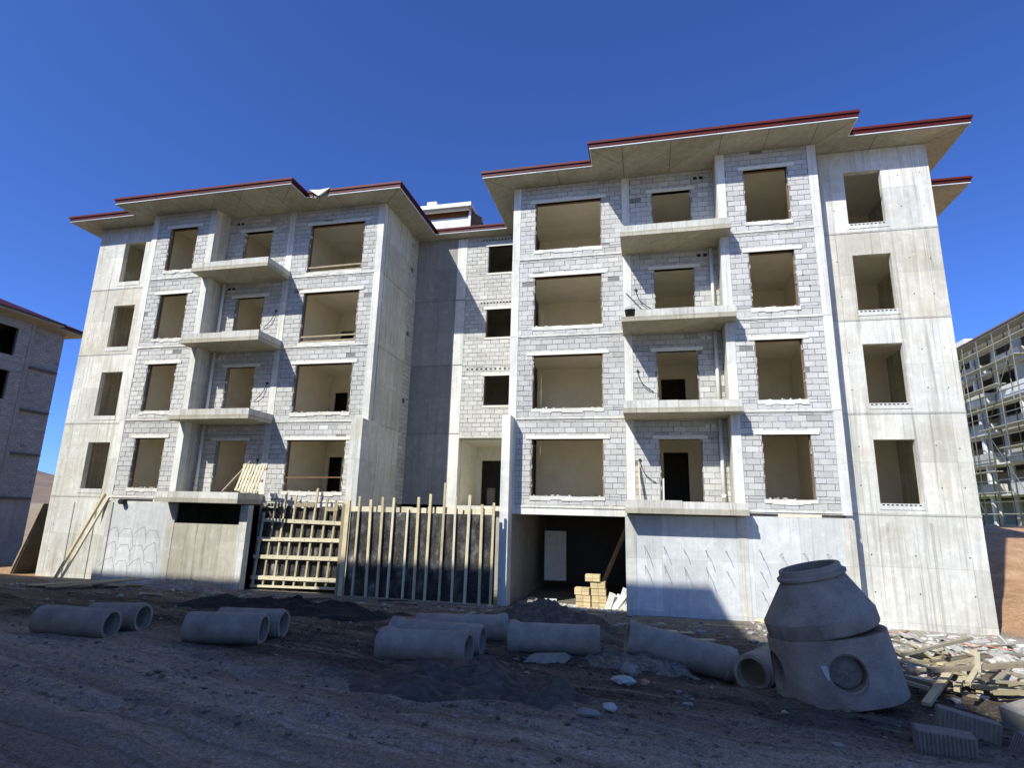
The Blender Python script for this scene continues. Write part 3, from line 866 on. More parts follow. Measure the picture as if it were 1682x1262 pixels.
# ------------------------------------------------------------------ formwork across the court and timber panel
def out(m, k=.978):
    # the shutters stand about 0.4 m in front of the fins
    m.v = [(3.72 + (x - 3.72) * k, y - .40, -.14 + (z + .14) * k) for x, y, z in m.v]; return m
_build = MB.build
def build_out(self, name, mats, parent=None, world=True, fix=True):
    return _build(out(self), name, mats, parent, world, fix)
MB.build = build_out
fw = empty('wall_formwork', (-3.4, -1.0, -2.9))
tag(fw, 'dark plywood wall formwork with upright timber battens between the two wings', 'formwork')
m = MB()
xs = [-6.1, -4.75, -3.5, -2.28, -1.0]
for a, b in zip(xs, xs[1:]): m.box(a, b - .01, -.585 + rng.uniform(-.006, .006), -.56, -2.9, -.2, 0, rng.uniform(.75, 1.2))
part('plywood_sheet', m, 'film_plywood', fw)
m = MB(); x = -6.06
while x < -1.1:
    w = rng.uniform(.28, .6)
    m.box(x, min(x + w, -1.0) - .06 * (rng.random() < .6), -.60 + rng.uniform(-.01, .01), -.56, -.19, rng.uniform(-.03, .03), 0, rng.uniform(.8, 1.05)); x += w
part('top_board', m, 'timber_pale', fw)
bat = [((-5.77, .31), (-5.76, -2.9)), ((-5.35, .21), (-5.28, -2.9)), ((-4.92, .30), (-4.88, -2.9)), ((-4.52, .29), (-4.52, -2.9)), ((-4.0, -.07), (-4.0, -2.88)), ((-3.64, .32), (-3.62, -2.88)), ((-3.23, .43), (-3.24, -2.88)), ((-2.74, .8), (-2.76, -2.9)), ((-2.36, .37), (-2.34, -2.9)), ((-1.88, .42), (-1.92, -2.92)), ((-1.46, .13), (-1.45, -2.92)), ((-1.07, .19), (-1.09, -2.92))]
for i, (a, b) in enumerate(bat):
    m = MB(); w = (.07, .09, .085, .075)[i % 4]
    m.bar((b[0], -.67, b[1]), (a[0], -.645, a[1]), .05, w, 0, rng.uniform(.82, 1.08), up=(1, 0, 0))
    part('batten', m, ('timber', 'timber_pale', 'timber', 'timber_pale', 'timber_weathered')[(i * 7) % 5], fw)
m = MB(); m.bar((-5.9, -.62, -2.93), (-1.0, -.62, -2.93), .1, .08); part('sole_plate', m, 'timber_old', fw)
m = MB(); m.bar((-6.19, -.66, -2.92), (-6.18, -.64, .16), .1, .15, 0, 1., up=(1, 0, 0)); part('edge_post', m, 'timber', fw)
m = MB(); m.box(-6.42, -6.27, -.62, -.58, -2.9, .05, 0, .8); part('edge_board', m, 'timber_old', fw)

def out2(m, k=1.03):
    m.v = [(3.72 + (x - 3.72) * k, y + .52, -.14 + (z + .14) * k) for x, y, z in m.v]; return m
MB.build = lambda self, name, mats, parent=None, world=True, fix=True: _build(out2(self), name, mats, parent, world, fix)
tp = empty('formwork_panel', (-8.1, -.15, -2.9))
tag(tp, 'pale timber shutter panel with five crossing rails leaning beside dark plywood formwork', 'formwork')
m = MB(); x = -9.72
while x < -6.3:
    m.box(x, x + .16, -.60, -.575, -2.75, -.1 + rng.uniform(-.1, .1), 0, rng.uniform(.55, 1.9)); x += .168
part('plywood_sheet', m, 'film_plywood', tp)
for (xa, xb, z0, z1) in ((-9.32, -6.3, -.56, -.60), (-9.42, -6.32, -1.2, -1.16), (-9.55, -6.32, -1.79, -1.75), (-9.60, -6.3, -2.47, -2.43)):
    m = MB(); m.bar((xa, -.76, z0), (xb, -.76, z1), .045, .12, 0, rng.uniform(.85, 1.05)); m.bar((xa + .08, -.665, z0 + .01), (xb - .02, -.665, z1 + .01), .04, .10, 0, .8)
    for k in range(6):
        q = xa + (xb - xa) * (k + .5) / 6
        m.box(q - .014, q + .014, -.79, -.78, (z0 + z1) / 2 - .014, (z0 + z1) / 2 + .014, 1)
    part('rail', m, ['timber_pale', 'steel'], tp)
m = MB(); m.bar((-9.65, -.75, -2.75), (-6.25, -.75, -2.68), .06, .07); part('rail', m, 'timber_pale', tp)
for (xa, xb, z) in ((-9.4, -8.66, -.05), (-8.15, -7.38, -.03), (-6.9, -6.5, -.15)):
    m = MB(); m.bar((xa, -.73, z), (xb, -.73, z + .01), .04, .12, 0, rng.uniform(.8, 1.05)); part('short_rail', m, 'timber_old', tp)
for i, x in enumerate((-9.36, -8.95, -8.55, -8.16, -7.76, -7.36, -6.96, -6.58)):
    m = MB(); top = (-.3, .0, .40, .30, .12, .55, .22, .1)[i]
    m.bar((x - .10 + rng.uniform(-.03, .03), -.715, -2.7), (x + .03, -.70, top), .055, .065, 0, rng.uniform(.75, 1.05), up=(1, 0, 0))
    part('stud', m, rng.choice(('timber', 'timber_pale', 'timber_weathered')), tp)
m = MB(); m.bar((-6.62, -.73, -.62), (-6.6, -.71, .16), .05, .06, 0, .9, up=(1, 0, 0)); part('stud', m, 'timber_old', tp)

MB.build = _build

# ------------------------------------------------------------------ things on and around the building
def board(name, a, b, w, h, mat, label, cat='plank', group=None, t=1., up=(0, 0, 1)):
    a, b = Vector(a), Vector(b)
    m = MB(); c = (a + b) / 2
    m.bar(a - c, b - c, w, h, 0, t, up)
    o = m.build(name, mat); o.location = c
    return tag(o, label, cat, group)

# pallet on the lowest left balcony
pl = empty('wooden_pallet', (-9.75, -1.33, .36), (R(-14), R(6), R(-3)))
tag(pl, 'pale wooden pallet standing on its side on the lowest left balcony', 'pallet')
for i in range(7):
    m = MB(); m.box(-.42 + i * .13, -.34 + i * .13, -.03, -.01, 0, .98, 0, rng.uniform(.85, 1.1)); m.build('slat', 'timber_pale', pl, world=False)
for z in (.05, .47, .9):
    m = MB(); m.box(-.45, .5, -.01, .07, z - .04, z + .04, 0, .8); m.build('bearer', 'timber', pl, world=False)
board('timber_prop', (-10.75, -1.2, .36), (-10.62, -.1, 1.5), .05, .07, 'timber_old', 'short timber prop leaning in the lowest left balcony recess', 'timber')
# leaning timbers at the left basement corner
board('long_timber', (-17.22, -1.28, gz(-17.2, -1.3)), (-16.15, -.83, .22), .06, .1, 'timber', 'long yellow timber leaning on the left basement wall, left one of two', 'timber', up=(0, 1, 0))
board('long_timber', (-16.98, -1.25, gz(-17, -1.3)), (-15.93, -.83, .1), .05, .08, 'timber_pale', 'long pale timber leaning on the left basement wall, right one of two', 'timber', up=(0, 1, 0))
# leaning panel between the two buildings, its underside shade painted dark
m = MB(); m.hexa([(-20.62, -.25, -2.95), (-20.62, 2.4, -2.95), (-20.54, 2.4, -2.95), (-20.54, -.25, -2.95), (-19.70, -.25, -.2), (-19.70, 2.4, -.4), (-19.62, 2.4, -.4), (-19.62, -.25, -.2)])
lp = m.build('shutter_board', 'timber_dark'); tag(lp, 'formwork board painted in dark shade, leaning against the left end of the building', 'board')
m = MB(); m.bar((-20.66, -.27, -2.95), (-19.68, -.27, -.2), .05, .06); m.build('lit_edge', 'timber_old', lp)  # paler strip paints the sunlit edge of the board
# bucket on the third balcony
bk = MB(); bk.lathe([(.0, 0), (.13, 0), (.165, .27), (.175, .28), (.155, .27), (.12, .03), (0, .03)], 18)
o = bk.build('mortar_bucket', 'black_plastic', fix=False); o.location = (3.33, -1.2, fl(2) - .12 + .02 + .15)
hm = MB(); hm.tube([(-.17, 0, .27), (-.13, -.08, .33), (0, -.12, .36), (.13, -.08, .33), (.17, 0, .27)], .008, 6); hm.build('handle', 'steel', o, world=False)
tag(o, 'black mortar bucket on the left corner of a right wing balcony', 'bucket')
board('rebar_rod', (3.22, -1.15, 6.85), (3.75, -.2, 6.55), .025, .025, 'steel', 'thin steel rod slanting above the black mortar bucket', 'rod')
board('white_strip', (4.2, -.25, .3), (4.22, -.03, 1.05), .04, .05, 'white_paint', 'short white strip leaning in the lowest right balcony doorway', 'strip')
board('timber_prop', (3.5, -.5, .3), (3.47, -.05, 1.45), .05, .1, 'timber', 'upright yellow timber leaning at the left end of the lowest right balcony', 'timber')
m = MB(); m.box(-.12, .12, -.09, .09, 0, .19)
for i in range(2): m.box(-.09 + i * .1, -.02 + i * .1, -.05, .05, .185, .192, 1)
hb = m.build('hollow_block', ['block_pale', 'hole_dark']); hb.location = (-9.55, -.05, .2); tag(hb, 'loose pale block on the left basement ledge above the timber panel', 'block')

# ------------------------------------------------------------------ garage contents
brk = None
def brick_pack(x, y, z, t, w=.46, d=.42, h=.2, tag_=''):
    m = MB()
    for i in range(2):
        for j in range(2):
            m.box(x - w / 2 + i * w / 2 + .004, x - w / 2 + (i + 1) * w / 2 - .004, y - d / 2, y + d / 2, z + j * h / 2 + .003, z + (j + 1) * h / 2 - .003, 0, t * rng.uniform(.85, 1.15))
    c = Vector((x, y, z))
    m.v = [tuple(Vector(v) - c) for v in m.v]
    o = m.build('brick_pack', 'firebrick'); o.location = c
    return o
zz = -3.0
spots = [(1.66, .55, 0, 'bottom left pack of yellow bricks in the garage stack'), (2.16, .55, 0, 'bottom right pack of yellow bricks in the garage stack'),
         (1.66, .55, .21, 'pack of yellow bricks on the bottom left pack in the garage stack'), (2.16, .55, .21, 'pack of yellow bricks on the bottom right pack in the garage stack'),
         (1.62, .53, .42, 'upper left pack of yellow bricks, third layer of the garage stack'), (2.14, .55, .42, 'upper right pack of yellow bricks, third layer of the garage stack'),
         (2.12, .55, .63, 'fourth layer pack of yellow bricks at the right of the garage stack'), (1.86, .5, .84, 'single topmost pack of yellow bricks in the garage stack')]
for (x, y, dz, lab) in spots:
    if dz == .63: 
        tag(brick_pack(x, y, zz + dz, 1.0), lab, 'brick pack', 'stack of yellow bricks'); continue
    if dz == .84: 
        tag(brick_pack(x + .1, y, zz + dz, 1.1), lab, 'brick pack', 'stack of yellow bricks'); continue
    tag(brick_pack(x, y, zz + dz, rng.uniform(.9, 1.1)), lab, 'brick pack', 'stack of yellow bricks')
board('timber_prop', (1.95, 3.6, -2.75), (2.98, 2.6, -.5), .1, .12, 'timber_old', 'thick timber prop slanting across the dark garage', 'timber')
m = MB(); m.box(-.42, .42, -.03, .03, 0, 1.85); o = m.build('plaster_sheet', 'render_plaster'); o.location = (.18, 4.2, -3.0 + .4); o.rotation_euler = (R(-6), 0, R(10)); tag(o, 'tall pale panel standing at the back of the dark garage', 'panel')
for i in range(7):
    m = MB(); L_ = rng.uniform(.45, .7)
    m.box(-.09, .09, -.04, .04, 0, L_, 0, rng.uniform(.9, 1.08))
    o = m.build('white_slab', 'block_pale'); o.location = (2.42 + (i % 4) * .17, .25 + .2 * (i // 4) + rng.uniform(-.05, .05), -2.98); o.rotation_euler = (R(rng.uniform(-12, 4)), R(rng.uniform(18, 42)), R(rng.uniform(-15, 15)))
    tag(o, 'white building slab leaning in the bundle at the right garage jamb', 'slab', 'white slabs at the garage jamb')
m = MB(); m.box(-.2, .2, -.1, .1, 0, .2)
o = m.build('hollow_block', 'block_pale'); o.location = (.6, .5, -2.98); o.rotation_euler = (0, 0, R(8)); tag(o, 'single white block on the garage floor left of the yellow bricks', 'block')
def heap(name, c, rx, ry, h, mat, seed, label, cat='heap', n=40, k=14, rough=.16, kind=None):
    m = MB(); x0, y0 = c
    for a in range(k + 1):
        for b in range(n):
            t = a / k; an = 2 * math.pi * b / n
            wob = 1 + .22 * mnoise.noise(Vector((math.cos(an) * 1.3, math.sin(an) * 1.3, seed)))
            x = rx * (1 - t) * math.cos(an) * wob; y = ry * (1 - t) * math.sin(an) * wob
            hh = h * (1 - (1 - t) ** 1.25) * 1.0
            hh = h * (t ** .9) * (1 - .18 * t * t)
            wx, wy = x + x0, y + y0
            z = gz(wx, wy) - .04 + hh + (rough * (mnoise.noise(Vector((wx * 2.2, wy * 2.2, seed))) + .6 * mnoise.noise(Vector((wx * 6, wy * 6, seed))) + .35 * mnoise.noise(Vector((wx * 14, wy * 14, seed))))) * min(1, t * 4) * (.5 + h)
            m.v.append((x, y, z))
    for a in range(k):
        for b in range(n):
            m.f.append((a * n + b, a * n + (b + 1) % n, (a + 1) * n + (b + 1) % n, (a + 1) * n + b)); m.m.append(0); m.t.append(rng.uniform(.8, 1.2)); m.s.append(True)
    m.f.append(tuple(k * n + b for b in range(n))); m.m.append(0); m.t.append(1.); m.s.append(True)
    o = m.build(name, mat); o.location = (x0, y0, 0)
    return tag(o, label, cat, kind=kind)
heap('tarpaulin', (-.15, .6), .5, .4, .38, 'heap_grey', 3.3, 'crumpled grey tarpaulin at the left inside of the garage mouth', 'tarpaulin', rough=.2)

# ------------------------------------------------------------------ gravel heaps in the yard
heap('gravel_heap', (1.45, -5.6), 1.75, 1.5, .72, 'heap_dark', 1.1, 'dark conical gravel heap behind the single pipe before the garage')
heap('netting_heap', (-5.0, -5.4), 3.5, 1.15, .34, 'net_black', 2.2, 'long low heap of black netting before the timber panel', rough=.2)
heap('gravel_heap', (-11.2, -2.0), 1.6, .8, .42, 'heap_grey', 4.1, 'low grey gravel heap at the foot of the brown basement wall')
heap('gravel_heap', (1.65, -11.5), 1.75, 1.05, .26, 'heap_dark', 5.4, 'low dark sand pile in the foreground of the yard', rough=.22)
heap('gravel_heap', (3.5, -8.85), 1.1, .8, .26, 'soil', 6.7, 'dark soil heap under the long pipe beside the short pipe', rough=.2)

# ------------------------------------------------------------------ concrete pipes
def pipe(a, b, r, label, mouth='b', bell=None, group='concrete drain pipes lying in the yard', lift=0.):
    """a, b: ground points of the two ends; the pipe lies on the ground between them"""
    a = Vector(a) if len(a) == 3 else Vector((*a, gz(*a) + r * .87 + lift)); b = Vector(b) if len(b) == 3 else Vector((*b, gz(*b) + r * .87 + lift))
    L_ = (b - a).length
    ri = r * .74; rb = r * 1.13
    P = []
    # outer profile from end a (h=0) to end b (h=L)
    if bell == 'a':
        P = [(rb * .99, 0), (rb, .02), (rb, .1), (r * 1.03, .17), (r, .2)]
    else:
        P = [(r * .985, 0), (r, .015)]
    P += [(r, L_ * .35), (r, L_ * .7)]
    if bell == 'b':
        P += [(r, L_ - .2), (r * 1.03, L_ - .17), (rb, L_ - .1), (rb, L_ - .015), (rb * .97, L_)]
    else:
        P += [(r, L_ - .16), (r * 1.04, L_ - .15), (r * 1.04, L_ - .06), (r * .99, L_ - .05), (r * .985, L_)]
    P += [(ri * 1.06, L_), (ri * 1.05, L_ - .07), (ri, L_ - .075), (ri, .075), (ri * 1.05, .07), (ri * 1.06, 0)]
    m = MB(); m.lathe(P, 48, axis='x', closed=True)
    sd = rng.random() * 40
    m.v = [(x + .012 * mnoise.noise(Vector((y * 9, z * 9, sd + x))), y * (1 + .018 * mnoise.noise(Vector((x * 2 + sd, y * 5, z * 5))) + .02 * mnoise.noise(Vector((x * 9 + sd, y * 14, z * 14)))), z * (1 + .018 * mnoise.noise(Vector((x * 2 + sd, y * 5, z * 5))))) for x, y, z in m.v]
    for i in range(len(m.t)): m.t[i] = 1.
    o = m.build('concrete_pipe', 'pipe_concrete')
    md = o.modifiers.new('split', 'EDGE_SPLIT'); md.split_angle = R(40)
    d = (b - a).normalized()
    o.rotation_euler = (rng.uniform(0, 6), -math.asin(d.z), math.atan2(d.y, d.x)); o.rotation_mode = 'XYZ'
    o.location = a
    return tag(o, label, 'pipe', group)
pipe((-6.20, -10.62), (-4.98, -10.40), .235, 'front pipe of the leftmost pair, its open end to the right')
pipe((-6.10, -9.75), (-5.12, -9.62), .235, 'rear pipe of the leftmost pair, half hidden by the front pipe')
pipe((-3.72, -10.12), (-2.52, -9.83), .245, 'front pipe of the second pair from the left, open end facing right')
pipe((-3.75, -9.35), (-2.62, -9.12), .245, 'rear pipe of the second pair, mostly hidden behind its neighbour')
pipe((-.34, -9.92), (1.08, -10.0), .24, 'frontmost pipe of the group of three, its round mouth in view', bell='a')
pipe((-.50, -9.22), (1.06, -9.18), .24, 'middle pipe of the group of three', bell='a')
pipe((-.45, -8.35), (1.12, -7.75), .24, 'rearmost pipe of the group of three', bell='b')
pipe((1.40, -8.72), (2.90, -8.60), .24, 'single pipe lying sideways before the dark gravel heap', bell='a')
pipe((3.34, -8.74, -2.03), (4.98, -8.50, -2.38), .25, 'long slanting pipe with a collar at its upper left end', bell='a')
pipe((5.75, -7.95), (5.13, -9.15), .26, 'short end-on pipe with open mouth beside the manhole base', bell=None)

# ------------------------------------------------------------------ manhole base and cone
MC = Vector((6.02, -10.22, gz(6.02, -10.22) + .06))
TILT = Matrix.Rotation(R(-9.5), 4, 'Y') @ Matrix.Rotation(R(-2), 4, 'X')
mh = empty('manhole_chamber', MC); mh.matrix_basis = Matrix.Translation(MC) @ TILT
tag(mh, 'thick grey concrete manhole base with round pipe openings, tilted in the dirt', 'manhole base')
r0, r1, hh = .74, .70, .74
holes = [(math.atan2(-7.9, -.2), .37, .225), (math.atan2(-7.9, -.2) - R(80), .36, .225)]
m = MB(); NA, NZ = 144, 40
def on(a, z, r=None):
    r = (r0 + (r1 - r0) * z / hh) if r is None else r
    return Vector((r * math.cos(a), r * math.sin(a), z))
idx = {}
def hole_d(a, z):
    for k, (ha, hz, hr) in enumerate(holes):
        da = (a - ha + math.pi) % (2 * math.pi) - math.pi
        d = math.hypot(da * .78, z - hz)
        if d < hr: return k
    return -1
for i in range(NA):
    for j in range(NZ + 1):
        a = 2 * math.pi * i / NA; z = hh * j / NZ
        # snap grid points near a hole rim onto the rim for a round edge
        for (ha, hz, hr) in holes:
            da = (a - ha + math.pi) % (2 * math.pi) - math.pi
            d = math.hypot(da * .78, z - hz)
            if abs(d - hr) < .02 and d > 0:
                s = hr / d; a = ha + da * s; z = hz + (z - hz) * s
        p = on(a, z); idx[i, j] = len(m.v)
        k = 1 + .012 * mnoise.noise(p * 3) + .006 * mnoise.noise(p * 11)
        m.v.append((p.x * k, p.y * k, p.z))
for i in range(NA):
    for j in range(NZ):
        a = 2 * math.pi * (i + .5) / NA; z = hh * (j + .5) / NZ
        if hole_d(a, z) >= 0: continue
        m.f.append((idx[i, j], idx[(i + 1) % NA, j], idx[(i + 1) % NA, j + 1], idx[i, j + 1])); m.m.append(0); m.t.append(1.); m.s.append(True)
m.lathe([(r1, hh), (r1 - .12, hh), (r1 - .125, hh * .8), (r1 - .30, hh * .7), (r1 - .30, .05), (0, .05)], 64)
# tubes of the openings run inwards
for (ha, hz, hr) in holes:
    c = on(ha, hz); n_ = Vector((math.cos(ha), math.sin(ha), 0)); s_ = Vector((-math.sin(ha), math.cos(ha), 0)); N = 40; base = len(m.v)
    for (dep, rr) in ((.0, hr), (-.05, hr * .97), (-.06, hr * .86), (-.22, hr * .84)):
        for q in range(N):
            an = 2 * math.pi * q / N
            if dep == 0: p = on(ha + rr * math.cos(an) / .78, hz + rr * math.sin(an)) * 1.0
            else: p = c + n_ * dep + s_ * rr * math.cos(an) + Vector((0, 0, rr * math.sin(an)))
            m.v.append(tuple(p))
    for k in range(3):
        for q in range(N):
            m.f.append((base + k * N + q, base + k * N + (q + 1) % N, base + (k + 1) * N + (q + 1) % N, base + (k + 1) * N + q)); m.m.append(0); m.t.append(.95); m.s.append(False)
m.build('base_ring', 'manhole_concrete', mh, world=False, fix=False)
# plug of set concrete in the front opening, white paint mark beside it
ha, hz, hr = holes[0]
c = on(ha, hz); n_ = Vector((math.cos(ha), math.sin(ha), 0)); s_ = Vector((-math.sin(ha), math.cos(ha), 0))
m = MB(); N = 32
rings = [(-.21, .84), (-.17, .78), (-.19, .62), (-.16, .4), (-.15, .12)]
for (dep, k) in rings:
    for q in range(N):
        an = 2 * math.pi * q / N
        m.v.append(tuple(c + n_ * (dep + rng.uniform(-.014, .014)) + s_ * hr * k * math.cos(an) + Vector((0, 0, hr * k * math.sin(an)))))
for k in range(len(rings) - 1):
    for q in range(N):
        m.f.append((k * N + q, k * N + (q + 1) % N, (k + 1) * N + (q + 1) % N, (k + 1) * N + q)); m.m.append(0); m.t.append(.8); m.s.append(True)
m.f.append(tuple((len(rings) - 1) * N + q for q in range(N))); m.m.append(0); m.t.append(.8); m.s.append(False)
m.build('mortar_plug', 'manhole_concrete', mh, world=False, fix=False)
m = MB()
a0 = ha - .34
m.face([on(a0 - .05, hz + .10) * 1.018, on(a0 + .01, hz + .11) * 1.018, on(a0 + .045, hz + .095) * 1.018, on(a0 + .05, hz - .03) * 1.018, on(a0 + .02, hz - .055) * 1.018, on(a0 - .005, hz - .02) * 1.018], 0, .62)
m.build('paint_mark', 'white_paint', mh, world=False, fix=False)

top = MC + (TILT @ Vector((0, 0, hh + .004)))
cone = MB()
cone.lathe([(.55, .0), (.655, .0), (.665, .02), (.665, .19), (.655, .205), (.39, .66), (.42, .675), (.425, .69), (.425, .715), (.41, .725), (.385, .73), (.38, .80), (.372, .812), (.32, .812), (.33, .63), (.56, .2)], 72, closed=True)
for i, v in enumerate(cone.v):                               # eccentric cone: neck sits off axis
    x, y, z = v; k = max(0, min(1, (z - .2) / .46)); q = 1 + .016 * mnoise.noise(Vector((x * 4, y * 4, z * 4))) + .012 * mnoise.noise(Vector((x * 13, y * 13, z * 13))); cone.v[i] = (x * q + .07 * k, y * q, z * .93)
o = cone.build('manhole_cone', 'manhole_concrete')
md = o.modifiers.new('split', 'EDGE_SPLIT'); md.split_angle = R(32)
o.matrix_basis = Matrix.Translation(top + Vector((-.02, 0, .05))) @ Matrix.Rotation(R(-14.), 4, 'Y') @ Matrix.Rotation(R(1.5), 4, 'X')
tag(o, 'grey concrete manhole cone with ringed neck resting on the round base', 'manhole cone')

# ------------------------------------------------------------------ hollow concrete blocks, bottom right
def hollow_block(loc, rot, label, mat='block_grey', L_=.4, d=.2, h=.2, grooves=True):
    m = MB()
    m.box(-L_ / 2, L_ / 2, -d / 2, d / 2, 0, h * .998)
    if grooves:
        n = 11
        for i in range(n):
            a = -d / 2 + d * (i + .5) / n
            m.box(-L_ / 2 - .014, -L_ / 2 - .001, a - .006, a + .006, .004, h - .004, 0, .95)
        for i in range(14):
            a = -L_ / 2 + L_ * (i + .5) / 14
            m.box(a - .009, a + .009, -d / 2 - .014, -d / 2 - .0005, .004, h - .004, 0, .97)
    o = m.build('hollow_block', [mat, 'hole_dark'])
    bv = o.modifiers.new('bevel', 'BEVEL'); bv.width = .004; bv.segments = 1; bv.limit_method = 'ANGLE'
    o.location = loc; o.rotation_euler = [R(q) for q in rot]
    return tag(o, label, 'block', 'hollow concrete blocks beside the manhole')
hollow_block((6.28, -12.30, gz(6.28, -12.3) - .03), (2, 1, -12), 'grey grooved block nearest the bottom edge, right of the manhole', L_=.44, h=.22)
hollow_block((6.75, -11.62, gz(6.75, -11.6) - .02), (-6, 9, -20), 'tilted grey block behind the nearest grooved block', L_=.5, d=.25, h=.24)
hollow_block((7.12, -11.95, gz(7.1, -11.95) - .06), (18, 14, 38), 'dark block tipped on edge at the right border of the blocks')
hollow_block((7.75, -11.15, gz(7.7, -11.2) - .02), (4, -10, 24), 'large smooth grey block at the right border, bigger than the ribbed blocks', 'stone', L_=.75, d=.45, h=.28, grooves=False)

# ------------------------------------------------------------------ timber heap, planks and rubble
lab = 'broken timber offcut in the jumbled heap right of the manhole'
for i in range(48):
    x = rng.uniform(6.95, 8.9); y = rng.uniform(-9.9, -8.1); L_ = rng.uniform(.5, 1.5); an = rng.choice((rng.gauss(0.1, .25), rng.gauss(2.3, .4), rng.gauss(.9, .3)))
    lift = rng.uniform(.05, .5) * (1 - abs(x - 7.9) / 1.6)
    dz = rng.gauss(0, .09)
    d = Vector((math.cos(an) * L_ / 2, math.sin(an) * L_ / 2, dz))
    c = Vector((x, y, gz(x, y) + max(.03, lift)))
    if (c - d).x < 6.85 or (c + d).x < 6.85: continue
    board('timber_offcut', c - d, c + d, rng.uniform(.05, .11), rng.uniform(.02, .05), rng.choice(('timber', 'timber_pale', 'timber_old', 'timber')), lab, 'timber', 'timber offcuts in the heap right of the manhole', rng.uniform(.32, .95))
lab = 'grey weathered plank on the ground before the left basement'
for i in range(6):
    x = -13.9 + i * .22 + rng.uniform(-.05, .05); y = -3.3
    a = Vector((x - .9, y - 1.0, gz(x - .9, y - 1) + .06)); b = Vector((x + .5, y + 1.1, gz(x + .5, y + 1.1) + .16 + .03 * i))
    board('old_plank', a, b, .14, .03, rng.choice(('timber_old', 'timber')), lab, 'plank', 'planks before the left basement', rng.uniform(.6, .9))
lab = 'loose scrap board lying in the yard between pipes and building'
for i in range(26):
    x, y = rng.uniform(-13, 5.6), rng.uniform(-6.2, -1.6)
    if 0 < x < 3.0 and y < -4: continue
    if -8 < x < -1.9 and y < -4.4: continue
    an = rng.gauss(.1, .5); L_ = rng.uniform(.4, 1.5)
    d = Vector((math.cos(an), math.sin(an), 0)) * L_ / 2
    a, b = Vector((x, y, 0)) - d, Vector((x, y, 0)) + d
    a.z = gz(a.x, a.y) + .03; b.z = gz(b.x, b.y) + .05
    board('scrap_board', a, b, rng.uniform(.06, .16), .025, rng.choice(('timber_old', 'timber_old', 'timber_dark', 'timber')), lab, 'board', 'scrap boards in the yard', rng.uniform(.5, 1.))
# countless small pieces
def scatter(name, mats, items, kind='stuff', label=None, cat=None):
    m = MB()
    for (x, y, r, mt, sq, t) in items:
        m.blob((x, y, gz(x, y) + r * sq * .35), r, rng.random() * 50, mt, t, 1, (rng.uniform(.7, 1.5), rng.uniform(.7, 1.3), sq), .8)
    o = m.build(name, mats, fix=False)
    return tag(o, label, cat, kind=kind)
it = []
for i in range(2600):
    x, y = rng.uniform(-12, 9), rng.uniform(-13.5, -1)
    if rng.random() > .25 + .75 * sstep(-11.5, -8.5, y + .22 * x): continue
    it.append((x, y, .008 + .04 * rng.random() ** 4, 0, .6, rng.uniform(.4, 1.3)))
for i in range(5200):
    y = -13.9 + 6.5 * rng.random() ** 1.6; x = rng.uniform(-8, 8.2)
    if y < -12 - .3 * x and rng.random() < .3: continue
    it.append((x, y, .007 + .028 * rng.random() ** 3, 1, .6, rng.uniform(.6, 1.3)))
scatter('gravel', ['stone', 'soil'], it, label='small stones and gravel strewn over the dark yard', cat='gravel')
it = []
for i in range(2200):
    x = rng.uniform(6.3, 12.5); y = rng.gauss(-5.2, 2.0)
    if y > -.35 or y < -9.9 or x < 6.9 - (y + 9.9) * .12: continue
    it.append((x, y, .02 + .1 * rng.random() ** 3, 0 if rng.random() < .95 else 1, rng.uniform(.2, .6), rng.uniform(.7, 1.25)))
for i in range(420):
    x, y = rng.uniform(-.3, 3.0), rng.uniform(-.5, 1.1)
    it.append((x, y, .02 + .06 * rng.random() ** 2, 0, .5, rng.uniform(1.0, 1.4)))
for i in range(520):
    x, y = rng.uniform(-16, 6.5), rng.gauss(-3.2, 1.6)
    if y > -.95: continue
    it.append((x, y, .02 + .09 * rng.random() ** 3, 0, .5, rng.uniform(.35, .9)))
scatter('rubble', ['rubble_pale', 'red_scrap'], it, label='pale rubble and plaster lumps along the foot of the building', cat='rubble')
# bigger flat slabs of scrap in the sunlit corner
lab = 'flat pale scrap sheet among the sunlit rubble right of the manhole'
for i in range(44):
    x, y = rng.uniform(7.2, 11.8), rng.uniform(-8.6, -2.5)
    m = MB(); w, d = rng.uniform(.08, .26), rng.uniform(.06, .2)
    m.hexa([(-w, -d * .8, 0), (w * .9, -d, 0), (w, d * .7, 0), (-w * .8, d, 0), (-w, -d * .8, .025), (w * .9, -d, .03), (w, d * .7, .025), (-w * .8, d, .03)], 0, rng.uniform(.7, 1.1))
    o = m.build('scrap_sheet', rng.choice(('rubble_pale', 'white_paint', 'red_scrap', 'rubble_pale', 'timber_old', 'stone', 'rubble_pale'))); o.location = (x, y, gz(x, y) + rng.uniform(.03, .12)); o.rotation_euler = (R(rng.gauss(0, 14)), R(rng.gauss(0, 14)), rng.uniform(0, 6))
    tag(o, lab, 'scrap', 'scrap sheets in the sunlit rubble')
